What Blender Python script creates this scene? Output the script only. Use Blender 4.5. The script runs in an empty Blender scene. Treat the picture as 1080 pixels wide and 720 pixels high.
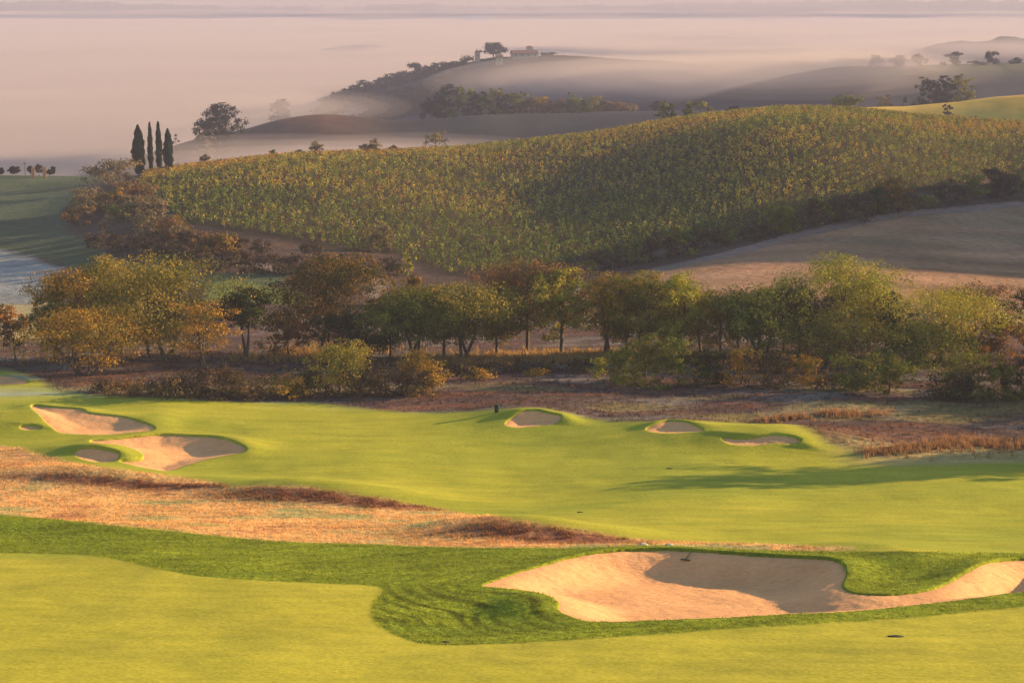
import bpy, math, random
import numpy as np
R = math.radians
rng = np.random.default_rng(7)
C = bpy.context.scene.collection
sc = bpy.context.scene

# ------------------------------------------------------------------ camera
F = 2000.0
P = math.atan(385.0 / F)
cP, sP = math.cos(P), math.sin(P)
def ray(u, v):
    """photo pixel -> direction with y component 1 (sideways ratio, slope)"""
    u = np.asarray(u, float); v = np.asarray(v, float)
    up = 360.0 - v
    y = F * cP + up * sP
    return (u - 540.0) / y, (-F * sP + up * cP) / y
def pt(u, v, d):
    a, s = ray(u, v)
    return float(a * d), float(d), float(s * d)

# ------------------------------------------------------------------ noise
def _hash(ix, iy, seed):
    h = (ix.astype(np.int64) * 374761393 + iy.astype(np.int64) * 668265263 + seed * 974711) & 0xffffffff
    h = ((h ^ (h >> 13)) * 1274126177) & 0xffffffff
    return ((h ^ (h >> 16)) & 0xffff) / 65535.0
def vnoise(x, y, seed=0):
    x = np.asarray(x, float); y = np.asarray(y, float)
    ix = np.floor(x); iy = np.floor(y)
    fx = x - ix; fy = y - iy
    fx = fx * fx * (3 - 2 * fx); fy = fy * fy * (3 - 2 * fy)
    a = _hash(ix, iy, seed); b = _hash(ix + 1, iy, seed)
    c = _hash(ix, iy + 1, seed); d = _hash(ix + 1, iy + 1, seed)
    return (a + (b - a) * fx) * (1 - fy) + (c + (d - c) * fx) * fy
def fbm(x, y, seed=0, o=4):
    s = 0; w = .5; t = 0
    for k in range(o):
        s = s + w * vnoise(x, y, seed + k * 17); t += w
        x = np.asarray(x) * 2.03 + 11.3; y = np.asarray(y) * 2.03 + 5.1; w *= .5
    return s / t * 2 - 1
def sst(e0, e1, x):
    t = np.clip((x - e0) / (e1 - e0), 0, 1)
    return t * t * (3 - 2 * t)

# ------------------------------------------------------------------ terrain control
ctrl = []
for u in (-420, -120, 180, 540, 900, 1200, 1500):
    for v, d in ((720, 74), (650, 88), (585, 105), (545, 122), (515, 137), (480, 150), (460, 157), (430, 168), (400, 187)):
        ctrl.append((u, v, d))
ctrl += [(40, 350, 245), (40, 300, 300), (40, 250, 370), (40, 205, 450), (40, 187, 500),
         (180, 350, 238), (180, 300, 285), (180, 245, 350), (175, 183, 462),
         (300, 350, 235), (300, 280, 300), (300, 230, 370), (300, 168, 470),
         (460, 350, 235), (460, 292, 300), (460, 250, 350), (440, 163, 482),
         (580, 350, 235), (580, 290, 300), (540, 200, 420), (560, 152, 495),
         (720, 330, 245), (720, 262, 320), (720, 200, 405), (720, 129, 520),
         (860, 330, 245), (860, 285, 285), (860, 240, 340), (860, 180, 420), (860, 118, 535),
         (1080, 340, 240), (1080, 300, 280), (1080, 235, 350), (1080, 190, 410), (1080, 134, 510),
         (-250, 350, 245), (-250, 250, 370), (-250, 187, 500), (1380, 330, 250), (1380, 230, 350), (1380, 140, 500)]
ca, cl, cz = [], [], []
for u, v, d in ctrl:
    a, s = ray(u, v); ca.append(a); cl.append(math.log(d)); cz.append(s * d)
for u, d0 in ((-250, 500), (40, 500), (175, 462), (300, 470), (440, 482), (560, 495), (720, 520), (860, 535), (1080, 510), (1380, 500)):
    a, s = ray(u, 160)
    i = [k for k, c in enumerate(ctrl) if c[0] == u and c[2] == d0][0]
    for dd, dz in ((60, -7), (140, -22)):
        ca.append(a); cl.append(math.log(d0 + dd)); cz.append(cz[i] + dz)
for a in (-.6, -.3, 0, .3, .6):
    ca.append(a); cl.append(math.log(45)); cz.append(-21.0)
    ca.append(a); cl.append(math.log(25)); cz.append(-11.5)
    ca.append(a); cl.append(math.log(10)); cz.append(-4.5)
ca, cl, cz = map(np.array, (ca, cl, cz))
KA = 2.2
def tps_k(a, l):
    r2 = ((a[:, None] - ca[None]) * KA) ** 2 + (l[:, None] - cl[None]) ** 2 + 1e-9
    return .5 * r2 * np.log(r2)
n = len(ca)
K = tps_k(ca, cl) + np.eye(n) * 2e-4
Pm = np.stack([np.ones(n), ca, cl], 1)
A = np.zeros((n + 3, n + 3)); A[:n, :n] = K; A[:n, n:] = Pm; A[n:, :n] = Pm.T
sol = np.linalg.solve(A, np.concatenate([cz, [0, 0, 0]])); cz0 = cz.copy()
def tps(a, l):
    out = np.empty(len(a))
    for i in range(0, len(a), 60000):
        s = slice(i, i + 60000)
        out[s] = tps_k(a[s], l[s]) @ sol[:n] + sol[n] + sol[n + 1] * a[s] + sol[n + 2] * l[s]
    return out

def spline(p, closed=True, k=6):
    p = np.array(p, float); m = len(p); out = []
    for i in range(m if closed else m - 1):
        if closed:
            a, b, c, d = p[(i - 1) % m], p[i], p[(i + 1) % m], p[(i + 2) % m]
        else:
            a, b, c, d = p[max(i - 1, 0)], p[i], p[i + 1], p[min(i + 2, m - 1)]
        for t in np.arange(k) / k:
            out.append(.5 * ((2 * b) + (-a + c) * t + (2 * a - 5 * b + 4 * c - d) * t * t + (-a + 3 * b - 3 * c + d) * t ** 3))
    return np.array(out)
RIDGES = [  # distance, front sigma, back sigma, crest as photo pixels
    (800, 130, 110, [(60, 215), (120, 180), (190, 153), (250, 139), (300, 127), (350, 121), (420, 127), (500, 123), (600, 120), (700, 117), (780, 115), (860, 116), (930, 135)]),
    (700, 70, 90, [(800, 150), (850, 124), (900, 114), (960, 111), (1020, 107), (1080, 101), (1200, 92), (1500, 85)]),
    (1100, 230, 250, [(640, 130), (700, 112), (760, 98), (820, 84), (880, 74), (940, 71), (1080, 68), (1250, 64), (1500, 70)]),
    (1350, 260, 260, [(240, 140), (300, 124), (340, 110), (370, 102), (400, 93), (440, 83), (470, 73), (500, 66), (530, 62), (580, 61), (640, 63), (700, 66), (760, 72), (850, 82), (950, 90)]),
    (2200, 300, 300, [(930, 75), (970, 56), (1000, 46), (1030, 43), (1080, 39), (1200, 35), (1500, 40)]),
    (5200, 500, 900, [(-600, 0), (-100, 3), (60, 2), (180, 6), (320, 9), (450, 6), (560, 9), (700, 5), (900, 2), (1500, 0)]),
]
def hfar(a, d):
    z = np.full(len(a), -96.0)
    for dr, s0, s1, pts in RIDGES:
        q = spline(pts, False, 8)
        ra, rs = ray(q[:, 0], q[:, 1])
        zr = np.interp(a, ra, rs * dr) + (dr / 1000) * 1.3 * fbm(a * dr / 45 + dr, a * 0, 8, 4) + (3.2 * fbm(a * dr / 14, a * 0, 18, 3) if dr > 2000 else 0)
        edge = sst(ra[0] - .06, ra[0], a) * (1 - sst(ra[-1], ra[-1] + .06, a))
        h = (zr + 96) * edge
        t = (d - dr) / np.where(d < dr, s0, s1)
        z = np.maximum(z, -96 + h * np.exp(-t * t))
    return z
BUMPS = []   # x, y, height, sigma x, sigma y, angle
def base_h(x, y):
    sh = np.shape(x)
    x = np.asarray(x, float).ravel(); y = np.asarray(y, float).ravel()
    a = x / y
    z = np.empty(len(x))
    nr = y < 700
    if nr.any():
        z[nr] = tps(np.clip(a[nr], -.62, .62), np.log(y[nr]))
    w0 = sst(48, 72, y); z = z * w0 + (1 - w0) * (-26.3 * (np.maximum(y, .1) / 60) ** .8)
    far = y > 540
    if far.any():
        zf = hfar(a[far], y[far])
        w = sst(570, 660, y[far])
        zn = np.where(y[far] < 700, z[far] if False else 0, 0)
        zz = z[far].copy()
        zz[y[far] >= 700] = 0
        z[far] = np.where(w < 1, zz * (1 - w) + zf * w, zf)
    z = z + .10 * fbm(x / 6, y / 4.5, 15) * (1 - sst(100, 125, y))
    # natural undulation growing with distance
    amp = np.clip((y - 60) / 300, 0.05, 1.0)
    z = z + amp * .65 * fbm(x / 60, y / 60, 3) + np.clip(y / 100, .3, 1.2) * .16 * fbm(x / 11, y / 13, 9)
    for bx, by, h, sx, sy, an in BUMPS:
        dx = x - bx; dy = y - by; c, s = math.cos(an), math.sin(an)
        p = (dx * c + dy * s) / sx; q = (-dx * s + dy * c) / sy
        z = z + h * np.exp(-.5 * (p * p + q * q))
    return z.reshape(sh)

for _ in range(3):     # settle the surface on the control points
    X_ = ca * np.exp(cl); Y_ = np.exp(cl)
    res = np.where((Y_ > 70) & (Y_ < 560), cz0 - base_h(X_, Y_), 0)
    cz = cz + res
    sol = np.linalg.solve(A, np.concatenate([cz, [0, 0, 0]]))
def hit(u, v, d0=60, d1=620, fn=None):
    fn = fn or base_h
    u = np.atleast_1d(np.asarray(u, float)); v = np.atleast_1d(np.asarray(v, float))
    a, s = ray(u, v)
    ds = np.exp(np.linspace(math.log(d0), math.log(d1), 420))
    D = np.repeat(ds[None], len(u), 0)
    Z = fn(a[:, None] * D, D)
    g = Z - s[:, None] * D
    pos = g > 0
    k = np.where(pos.any(1), pos.argmax(1), len(ds) - 1); k = np.maximum(k, 1)
    i = np.arange(len(u))
    g0, g1 = g[i, k - 1], g[i, k]
    t = np.clip(-g0 / np.where(np.abs(g1 - g0) < 1e-9, 1, g1 - g0), 0, 1)
    dd = ds[k - 1] + t * (ds[k] - ds[k - 1])
    return a * dd, dd
def bump_px(u, v, h, sx, sy, an=0.0, d=None):
    if d is None:
        x, y = hit(u, v); x = x[0]; y = y[0]
    else:
        x, y, _ = pt(u, v, d)
    NEWB.append((x, y, h, sx, sy, an))
NEWB = []
# mound right of the large bunker's pit
bump_px(960, 597, .75, 2.5, 2.2)
bump_px(900, 583, .45, 5, 1.6)
bump_px(700, 581, .35, 8, 1.4)
# hollow left of the bunker, tongue of turf
bump_px(480, 648, -.55, 3.6, 3.2)
bump_px(555, 634, .35, 1.2, 1.6)
# dune ridges in the dry rough
bump_px(330, 520, 1.0, 6.0, 2.4, -.28)
bump_px(560, 560, 1.0, 5.0, 2.2, -.35)
bump_px(110, 505, .9, 6.5, 2.2, -.22)
bump_px(40, 560, .7, 7, 2.0, -.1)
# mounds by the fairway bunkers
bump_px(775, 466, 1.0, 6, 3.0)
bump_px(860, 468, .8, 5, 3.0)
bump_px(560, 440, .8, 4, 3)
bump_px(710, 449, .7, 4, 3)
bump_px(262, 470, .35, 1.6, 3)
bump_px(168, 446, .3, 1.5, 2.5)
bump_px(110, 477, .7, 4, 2)
bump_px(20, 445, .9, 6, 3)
bump_px(950, 520, .5, 12, 6)
# unseen hill added beyond the right edge to shade the field below the vineyard
NEWB.append((208, 374, 42, 33, 38, .3))
bump_px(842, 190, 9.3, 25, 50, -.2)  # rise shaped into the vineyard so the slope left of it turns dark
bump_px(655, 205, -3.0, 20, 40, -.2)
bump_px(330, 215, 2.5, 22, 35, .1)
NEWB.append((300, 300, 22, 70, 80, 0))
NEWB.append((-360, 420, 12, 80, 80, 0))
BUMPS[:] = NEWB

# ------------------------------------------------------------------ outlines
def outline(p, smooth=True, k=6):
    q = spline(p, True, k) if smooth else np.array(p, float)
    x, y = hit(q[:, 0], q[:, 1])
    return np.stack([x, y], 1)
def sdf(x, y, poly, pad=12.0):
    """signed distance, negative inside; far away points get +pad"""
    out = np.full(len(x), pad)
    lo = poly.min(0) - pad; hi = poly.max(0) + pad
    m = (x > lo[0]) & (x < hi[0]) & (y > lo[1]) & (y < hi[1])
    if not m.any(): return out
    X = x[m]; Y = y[m]
    best = np.full(len(X), 1e9); ins = np.zeros(len(X), bool)
    n_ = len(poly)
    for i in range(n_):
        ax, ay = poly[i]; bx, by = poly[(i + 1) % n_]
        ex, ey = bx - ax, by - ay; L = ex * ex + ey * ey + 1e-12
        t = np.clip(((X - ax) * ex + (Y - ay) * ey) / L, 0, 1)
        dx = X - ax - t * ex; dy = Y - ay - t * ey
        best = np.minimum(best, dx * dx + dy * dy)
        c = ((ay > Y) != (by > Y)) & (X < (bx - ax) * (Y - ay) / (by - ay + 1e-15) + ax)
        ins ^= c
    s = np.sqrt(best); s[ins] *= -1
    out[m] = np.minimum(s, pad)
    return out

BUNK = {}
BUNK_PX = dict(
 A=([(508,618),(522,612),(545,604),(575,597),(600,592),(630,588),(660,586),(700,585),(740,587),(780,590),(830,593),(870,595),(888,600),(893,610),(889,620),(900,626),
     (925,628),(955,627),(985,623),(1003,617),(1020,608),(1036,600),(1052,597),(1080,596),(1120,599),(1130,615),(1110,630),(1080,628),(1030,632),(970,638),(900,645),(830,648),(760,652),(700,654),(650,656),(618,655),(596,648),(588,642),(589,636),(580,629),(565,625),(545,622),(525,620)], .78),
 B=([(33,430),(55,431),(85,433),(92,436),(105,438),(130,441),(150,446),(163,451),(160,455),(140,457),(110,459),(80,458),(62,456),(50,448),(42,438)], .25),
 C=([(95,466),(115,465),(140,463),(170,461),(200,462),(225,463),(240,466),(258,473),(258,478),(240,481),(222,484),(200,490),(178,497),(160,495),(140,491),(125,487),(140,486),(150,484),(148,478),(125,471),(108,472)], .28),
 D=([(78,478),(95,476),(112,478),(126,482),(122,487),(105,488),(88,485)], .5),
 S=([(21,450),(32,449),(42,451),(44,453),(34,454),(24,453)], .12),
 E=([(533,447),(538,442),(550,438),(565,437),(580,440),(592,443),(588,447),(570,449),(550,451),(538,450)], .6),
 G=([(681,453),(690,450),(705,447),(722,448),(738,452),(742,455),(730,456),(705,457),(690,456)], .5),
 H=([(761,462),(775,463),(795,463),(815,461),(835,463),(846,468),(835,470),(815,468),(795,470),(775,469),(765,466)], .35),
 L=([(-40,400),(-10,397),(10,398),(26,401),(30,404),(15,406),(-10,406),(-40,406)], .3),
)
for k_, (p_, dep) in BUNK_PX.items():
    BUNK[k_] = (outline(p_), dep)

LIPH = dict(A=.38, B=.26, C=.26, D=.4, S=.1, E=.42, G=.34, H=.26, L=.2)
def sand_prof(k, s, back):
    big = 1.0 if k == 'A' else .8
    dep = BUNK[k][1]
    e = .06 + LIPH[k] * back
    t = -s
    return e * (1 - sst(.0, 2.6 * big, t)) - (.07 + .10 * back) - dep * sst(.0, 4.0 * big, t) * (1 - .0 * back)
def bunker_height(z, x, y, turf=True):
    """carve the bunkers; turf=True gives the ground sheet, False the sand sheet"""
    inside = np.full(len(x), 99.0)
    for k, (poly, dep) in BUNK.items():
        s = sdf(x, y, poly, 6.0)
        inside = np.minimum(inside, s)
        cx, cy = poly.mean(0)
        near = s < 5.9
        if not near.any(): continue
        ang = np.clip(((x - cx) * .35 + (y - cy) * .94) / (np.abs(poly[:, 1] - cy).max() + .1), -1, 1)
        back = sst(-.2, .7, ang)                       # 1 along the far edge
        big = 1.0 if k == 'A' else .75
        e = .06 + LIPH[k] * back
        sand = sand_prof(k, s, back)
        if turf:
            lip = e * np.exp(-(np.maximum(s, 0) / 1.5) ** 2)
            drop = sst(0, .22, -s)
            inner = e * (1 - drop) + (sand - .40) * drop
            z = z + np.where(near, np.where(s > 0, lip, inner), 0)
        else:
            z = z + np.where(near & (s < .6), sand, 0)
    return z, inside

def full_h(x, y):
    x = np.asarray(x, float).ravel(); y = np.asarray(y, float).ravel()
    z = base_h(x, y)
    m = (y > 70) & (y < 235) & (np.abs(x) < 80)
    if m.any():
        z[m] = bunker_height(z[m], x[m], y[m])[0]
    return z
def gz(x, y):
    return float(full_h(np.array([x]), np.array([y]))[0])

# ------------------------------------------------------------------ node helpers
def new_mat(name):
    m = bpy.data.materials.new(name); m.use_nodes = True
    nt = m.node_tree; nt.nodes.clear()
    return m, nt, nt.nodes, nt.links
def N(nt, t, **kw):
    nd = nt.nodes.new(t)
    for k, v in kw.items(): setattr(nd, k, v)
    return nd
def mixc(nt, mode, fac, a, b):
    m = N(nt, 'ShaderNodeMix', data_type='RGBA', blend_type=mode)
    for sock, val in ((0, fac), (6, a), (7, b)):
        if isinstance(val, bpy.types.NodeSocket): nt.links.new(val, m.inputs[sock])
        elif isinstance(val, (int, float)): m.inputs[sock].default_value = val
        else: m.inputs[sock].default_value = (*val, 1)
    return m.outputs[2]
def noise(nt, scale, detail=4, rough=.55, stretch=None, dist=0.0):
    tc = N(nt, 'ShaderNodeTexCoord'); mp = N(nt, 'ShaderNodeMapping')
    nt.links.new(tc.outputs['Object'], mp.inputs[0])
    if stretch: mp.inputs['Scale'].default_value = stretch
    t = N(nt, 'ShaderNodeTexNoise'); t.inputs['Scale'].default_value = scale
    t.inputs['Detail'].default_value = detail; t.inputs['Roughness'].default_value = rough
    t.inputs['Distortion'].default_value = dist
    nt.links.new(mp.outputs[0], t.inputs['Vector'])
    return t.outputs[0]
def ramp(nt, fac, stops):
    r = N(nt, 'ShaderNodeValToRGB')
    while len(r.color_ramp.elements) < len(stops): r.color_ramp.elements.new(.5)
    for e, (p, c) in zip(r.color_ramp.elements, stops):
        e.position = p; e.color = (*c, 1) if len(c) == 3 else c
    nt.links.new(fac, r.inputs[0]); return r.outputs[0]
def finish(nt, col, rough=.9, bump=None, bstr=.3, bdist=.1, spec=.15):
    b = N(nt, 'ShaderNodeBsdfPrincipled'); o = N(nt, 'ShaderNodeOutputMaterial')
    if isinstance(col, bpy.types.NodeSocket): nt.links.new(col, b.inputs['Base Color'])
    else: b.inputs['Base Color'].default_value = (*col, 1)
    b.inputs['Roughness'].default_value = rough
    b.inputs['Specular IOR Level'].default_value = spec
    if bump is not None:
        bp = N(nt, 'ShaderNodeBump'); bp.inputs['Strength'].default_value = bstr; bp.inputs['Distance'].default_value = bdist
        nt.links.new(bump, bp.inputs['Height']); nt.links.new(bp.outputs[0], b.inputs['Normal'])
    nt.links.new(b.outputs[0], o.inputs[0]); return b

def ground_mat(name, s1, s2, amp, bstr, bdist, stretch=None, s3=None):
    m, nt, _, L = new_mat(name)
    at = N(nt, 'ShaderNodeAttribute', attribute_name='Col')
    n1 = noise(nt, s1, 6, .6, stretch); n2 = noise(nt, s2, 3, .5)
    g = ramp(nt, n1, [(.25, (1 - amp,) * 3), (.75, (1 + amp,) * 3)])
    c = mixc(nt, 'MULTIPLY', 1.0, at.outputs['Color'], g)
    g2 = ramp(nt, n2, [(.3, (1 - amp * .5, 1 - amp * .45, 1 - amp * .6)), (.7, (1 + amp * .5, 1 + amp * .45, 1 + amp * .4))])
    c = mixc(nt, 'MULTIPLY', 1.0, c, g2)
    if s3:
        n3 = noise(nt, s3[0], 5, .65, s3[1]); n4 = noise(nt, s3[0] * 9, 2, .7)
        c = mixc(nt, 'MULTIPLY', 1.0, c, ramp(nt, n3, [(.3, (1 - s3[2], 1 - s3[2] * .8, 1 - s3[2])), (.7, (1 + s3[2], 1 + s3[2] * .7, 1 + s3[2]))]))
        c = mixc(nt, 'MULTIPLY', 1.0, c, ramp(nt, n4, [(.3, (1 - s3[2] * .8,) * 3), (.7, (1 + s3[2] * .8,) * 3)]))
    finish(nt, c, .95, n1, bstr, bdist, .05)
    return m
M = {}
M['turf'] = ground_mat('mown turf', 5.0, .16, .14, .6, .06, (.6, 1.4, 1), (.55, (.35, 1.3, 1), .17))
M['fringe'] = ground_mat('long turf', 2.2, .25, .30, .9, .18, (1.2, 1.4, 1), (.8, (.4, 1.6, 1), .25))
M['dry'] = ground_mat('dry grass ground', 1.6, .22, .35, .9, .25)
M['field'] = ground_mat('field soil', .9, .07, .34, .9, .5, (.7, 1.5, 1), (2.2, (.5, 2.2, 1), .22))
M['far'] = ground_mat('far slopes', .05, .012, .30, .3, 2.0)
def sand_mat():
    m, nt, _, L = new_mat('bunker sand')
    n1 = noise(nt, 3.0, 6, .65, (1, 1.5, 1)); n2 = noise(nt, .35, 3)
    c = ramp(nt, n1, [(.3, (.76, .37, .16)), (.7, (.88, .46, .215))])
    c = mixc(nt, 'MULTIPLY', 1.0, c, ramp(nt, n2, [(.3, (.88, .86, .84)), (.7, (1.06, 1.05, 1.05))]))
    n5 = noise(nt, 1.6, 4, .6, (.5, 5.0, 1), .6)
    c = mixc(nt, 'MULTIPLY', 1.0, c, ramp(nt, n5, [(.35, (.93, .92, .90)), (.65, (1.04, 1.04, 1.04))]))
    ad = N(nt, 'ShaderNodeMath', operation='ADD'); nt.links.new(n1, ad.inputs[0]); nt.links.new(n5, ad.inputs[1])
    finish(nt, c, .95, ad.outputs[0], .8, .07, .05); return m
M['sand'] = sand_mat()

# ------------------------------------------------------------------ region paint
# (outline in photo pixels, albedo, feather in metres, zone)
def world_poly(lst):
    """(u, v) points go through the terrain; (u, v, d) points keep their distance"""
    out = []
    for p in lst:
        if len(p) == 3:
            a, _ = ray(p[0], p[1]); out.append((float(a) * p[2], p[2]))
        else:
            x, y = hit(p[0], p[1]); out.append((x[0], y[0]))
    return np.array(out)
GREEN = (.40, .355, .036); FRINGE = (.205, .235, .016); FAIR = (.365, .34, .032)  # FRINGE: longer grass, its darker tone also holding the bank's shade
DRY = (.66, .36, .135)
# zones: 0 golf turf, 1 fringe, 2 dry rough, 3 field, 4 far
ZONES = [
 ('heath', [(-500, 390), (-200, 388), (0, 385), (35, 397), (60, 412), (110, 417), (230, 423), (330, 424), (420, 434), (520, 432), (600, 437), (700, 446), (800, 447), (870, 466), (920, 478), (985, 487), (1080, 484), (1200, 480), (1500, 480), (1500, 392, 250), (1080, 360, 250), (540, 360, 250), (60, 360, 250), (-500, 360, 250)],
  (.105, .062, .055), 1.2, 2, False),
 ('dry_rough', [(-300, 455), (0, 470), (30, 474), (80, 488), (150, 497), (200, 504), (250, 512), (300, 512), (360, 518), (420, 528), (480, 539), (560, 550), (630, 562), (700, 570), (800, 573), (900, 578), (830, 582), (700, 580), (600, 578), (480, 577), (400, 574), (300, 571), (200, 562), (100, 552), (0, 543), (-300, 530)],
  DRY, .7, 2, True),
 ('fringe', [(-300, 530), (0, 543), (100, 552), (200, 562), (300, 571), (400, 574), (480, 577), (600, 578), (640, 578), (760, 581), (900, 581), (1080, 583), (1300, 585), (1300, 625), (1080, 640), (950, 652), (800, 661), (700, 668), (560, 677), (470, 680), (430, 675), (404, 663), (391, 650), (393, 635), (402, 622), (385, 617), (340, 615), (260, 611), (200, 606), (150, 596), (100, 586), (0, 583), (-300, 580)],
  FRINGE, .25, 1, True),
]
RP = {}
for nm, p_, col_, fe, zn, sm in ZONES:
    if sm: RP[nm] = outline(p_, True, 5)
    else: RP[nm] = world_poly(p_)
VINE = world_poly([(140, 200), (165, 215), (190, 235), (240, 243), (300, 252), (370, 266), (420, 268), (470, 290), (560, 291), (620, 277), (700, 262), (800, 242), (880, 225), (950, 208), (1010, 200), (1080, 182), (1250, 170),
                   (1400, 120, 570), (1080, 120, 550), (860, 120, 580), (720, 120, 560), (560, 120, 535), (440, 120, 520), (300, 120, 510), (200, 120, 500), (150, 120, 480)])
TRACK_R = world_poly([(560, 312), (640, 300), (700, 283), (760, 270), (830, 251), (900, 235), (950, 226), (1010, 222), (1080, 214), (1250, 200)])
TRACK_L = world_poly([(215, 268), (300, 286), (350, 288), (385, 290), (400, 300), (396, 312)])
MEADOW = world_poly([(-400, 260), (0, 262), (40, 272), (100, 290), (150, 300), (230, 302), (300, 306), (298, 290), (215, 288), (130, 276), (98, 258), (72, 244), (66, 225), (80, 205), (100, 192), (130, 180, 500), (100, 160, 560), (-400, 160, 560)])
FROST = world_poly([(-400, 262), (0, 263), (40, 272), (75, 290), (70, 318), (0, 322), (-400, 322)])
WHEAT = world_poly([(-400, 324), (0, 322), (65, 318), (65, 356), (0, 358), (-400, 360)])
WHEAT2 = world_poly([(225, 292), (300, 306), (325, 312), (325, 322), (215, 318)])
RFIELD = world_poly([(560, 312), (700, 286), (830, 254), (950, 229), (1080, 217), (1250, 203), (1400, 300), (1080, 345), (620, 345)])
def polyline_d(x, y, pl, pad=8.0):
    out = np.full(len(x), pad)
    for i in range(len(pl) - 1):
        ax, ay = pl[i]; bx, by = pl[i + 1]
        m = (x > min(ax, bx) - pad) & (x < max(ax, bx) + pad) & (y > min(ay, by) - pad) & (y < max(ay, by) + pad)
        if not m.any(): continue
        X = x[m]; Y = y[m]; ex, ey = bx - ax, by - ay
        t = np.clip(((X - ax) * ex + (Y - ay) * ey) / (ex * ex + ey * ey), 0, 1)
        out[m] = np.minimum(out[m], np.hypot(X - ax - t * ex, Y - ay - t * ey))
    return out

def paint(x, y, z):
    n_ = len(x)
    col = np.tile(np.array(FAIR), (n_, 1)); zone = np.zeros(n_, np.int8)
    def put(w, c):
        c = np.asarray(c, float)
        col[:] = col * (1 - w[:, None]) + (c if c.ndim == 2 else c[None]) * w[:, None]
    # fairway shades
    s0 = np.sin(2 * np.pi * (y + 3.5 * np.sin(x / 17) + 1.5 * fbm(x / 20, y / 20, 22)) / 4.4); put(sst(-.3, .3, s0) * .16, (.27, .31, .03))
    s1 = fbm(x / 14, y / 7, 21)
    put(sst(-.3, .5, s1) * .6, (.25, .28, .03)); put(sst(.1, .6, -s1) * .5, (.42, .37, .04))
    near = y < 104
    put(near.astype(float) * 1.0, GREEN)
    s2 = fbm(x / 9, y / 4, 31)
    put(near * sst(-.1, .5, s2) * .4, (.30, .27, .035))
    # frost strips on the fairway's far edge
    fr = np.exp(-((y - 176 - 2.5 * np.sin(x / 9)) / 3.0) ** 2) * (x < 8) * sst(-.6, .2, fbm(x / 9, y / 3, 77))
    put(np.clip(fr, 0, 1) * .85, (.34, .38, .30))
    fr2 = (x < -32) * sst(0, 2, y - 186) * sst(-.5, .3, fbm(x / 6, y / 3, 78)); put(np.clip(fr2, 0, 1) * .7, (.27, .32, .30))
    # base country beyond the trees
    w = sst(196, 204, y); wild = np.array((.095, .06, .045)) * (1 + .35 * fbm(x / 12, y / 12, 41))[:, None]
    put(w, wild); zone[y > 198] = 3
    for nm, p_, c_, fe, zn, sm in ZONES:
        s = sdf(x, y, RP[nm], 6.0)
        s = s + (.55 * fbm(x / 1.6, y / 1.6, 55) if zn == 2 else .10 * fbm(x / .8, y / .8, 56))
        w = 1 - sst(-fe, fe, s)
        c = np.tile(np.array(c_), (n_, 1))
        if nm == 'dry_rough':
            m = s < 1
            q = fbm(x[m] / 5, y[m] / 2.6, 61); q2 = fbm(x[m] / 1.3, y[m] / 1.1, 62)
            cc = c[m]
            k1 = sst(.05, .55, q)[:, None]; cc = cc * (1 - k1) + np.array((.40, .34, .14)) * k1
            k2 = sst(.2, .6, -q)[:, None] * .8; cc = cc * (1 - k2) + np.array((.42, .18, .08)) * k2
            cc *= (1 + .25 * q2)[:, None]
            # red-brown heather, with shade of the dune backs painted into its dark tone
            for (hx, hy, rx, ry) in HEATHER_SHADE:
                e = np.exp(-(((x[m] - hx) / rx) ** 2 + ((y[m] - hy + .28 * (x[m] - hx)) / ry) ** 2) ** 1.5)
                e = (e * sst(-.5, .2, q2 + .5))[:, None]
                cc = cc * (1 - e) + np.array((.27, .11, .06)) * e
            c[m] = cc
        elif nm == 'fringe':
            m = s < 1
            q = fbm(x[m] / 3.2, y[m] / 1.2, 63)
            c[m] = c[m] * (1 + .28 * q)[:, None]
            st_ = fbm(x[m] / 3.0 + .4 * y[m], (y[m] - .35 * x[m] + 1.5 * np.sin(x[m] / 4)) / .42, 67)
            hol = np.exp(-((x[m] - HOL[0]) / 8.5) ** 2 - ((y[m] - HOL[1]) / 5.5) ** 2)
            th_ = np.arctan2(y[m] - HOL[1] - 6, x[m] - HOL[0] - 4)
            sa_ = sdf(x[m], y[m], BUNK['A'][0], 12.0)
            ca_ = BUNK['A'][0].mean(0); th_ = np.arctan2(y[m] - ca_[1], x[m] - ca_[0])
            stp = fbm(th_ * 4.5, sa_ / .42, 68, 3) + .35 * np.sin(2 * np.pi * sa_ / .95)
            c[m] = c[m] * (1 + .12 * hol[:, None]) * (1 - (.05 + .55 * hol) * (sa_ > .5) * sst(-.10, .35, stp))[:, None]
            c[m] = c[m] * (1 - .18 * sst(-.1, .5, st_))[:, None]
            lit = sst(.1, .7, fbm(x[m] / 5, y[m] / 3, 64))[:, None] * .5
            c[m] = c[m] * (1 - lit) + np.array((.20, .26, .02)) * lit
        elif nm == 'heath':
            q = fbm(x / 7, y / 2.6, 65)
            k1 = sst(.0, .5, q)[:, None] * .6
            c = c * (1 - k1) + np.array((.24, .20, .17)) * k1
            k2 = sst(.1, .5, -q)[:, None] * .7
            c = c * (1 - k2) + np.array((.20, .085, .05)) * k2
            g = (1 - sst(176, 188, y)) * sst(0, .4, fbm(x / 10, y / 5, 66))
            c = c * (1 - g[:, None] * .5) + np.array((.30, .24, .08)) * g[:, None] * .5
        put(w, c); zone[(s < 0)] = zn
    # golden verge on the right, between fairway and heath
    vx, vy = hit([870, 950, 1080, 1200], [472, 482, 478, 474])
    dv = polyline_d(x, y, np.stack([vx, vy], 1), 6)
    put(sst(24, 31, x) * (1 - sst(2.0, 4.5, dv + .6 * fbm(x / 2, y / 2, 71))) * .9, (.46, .33, .13))
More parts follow.
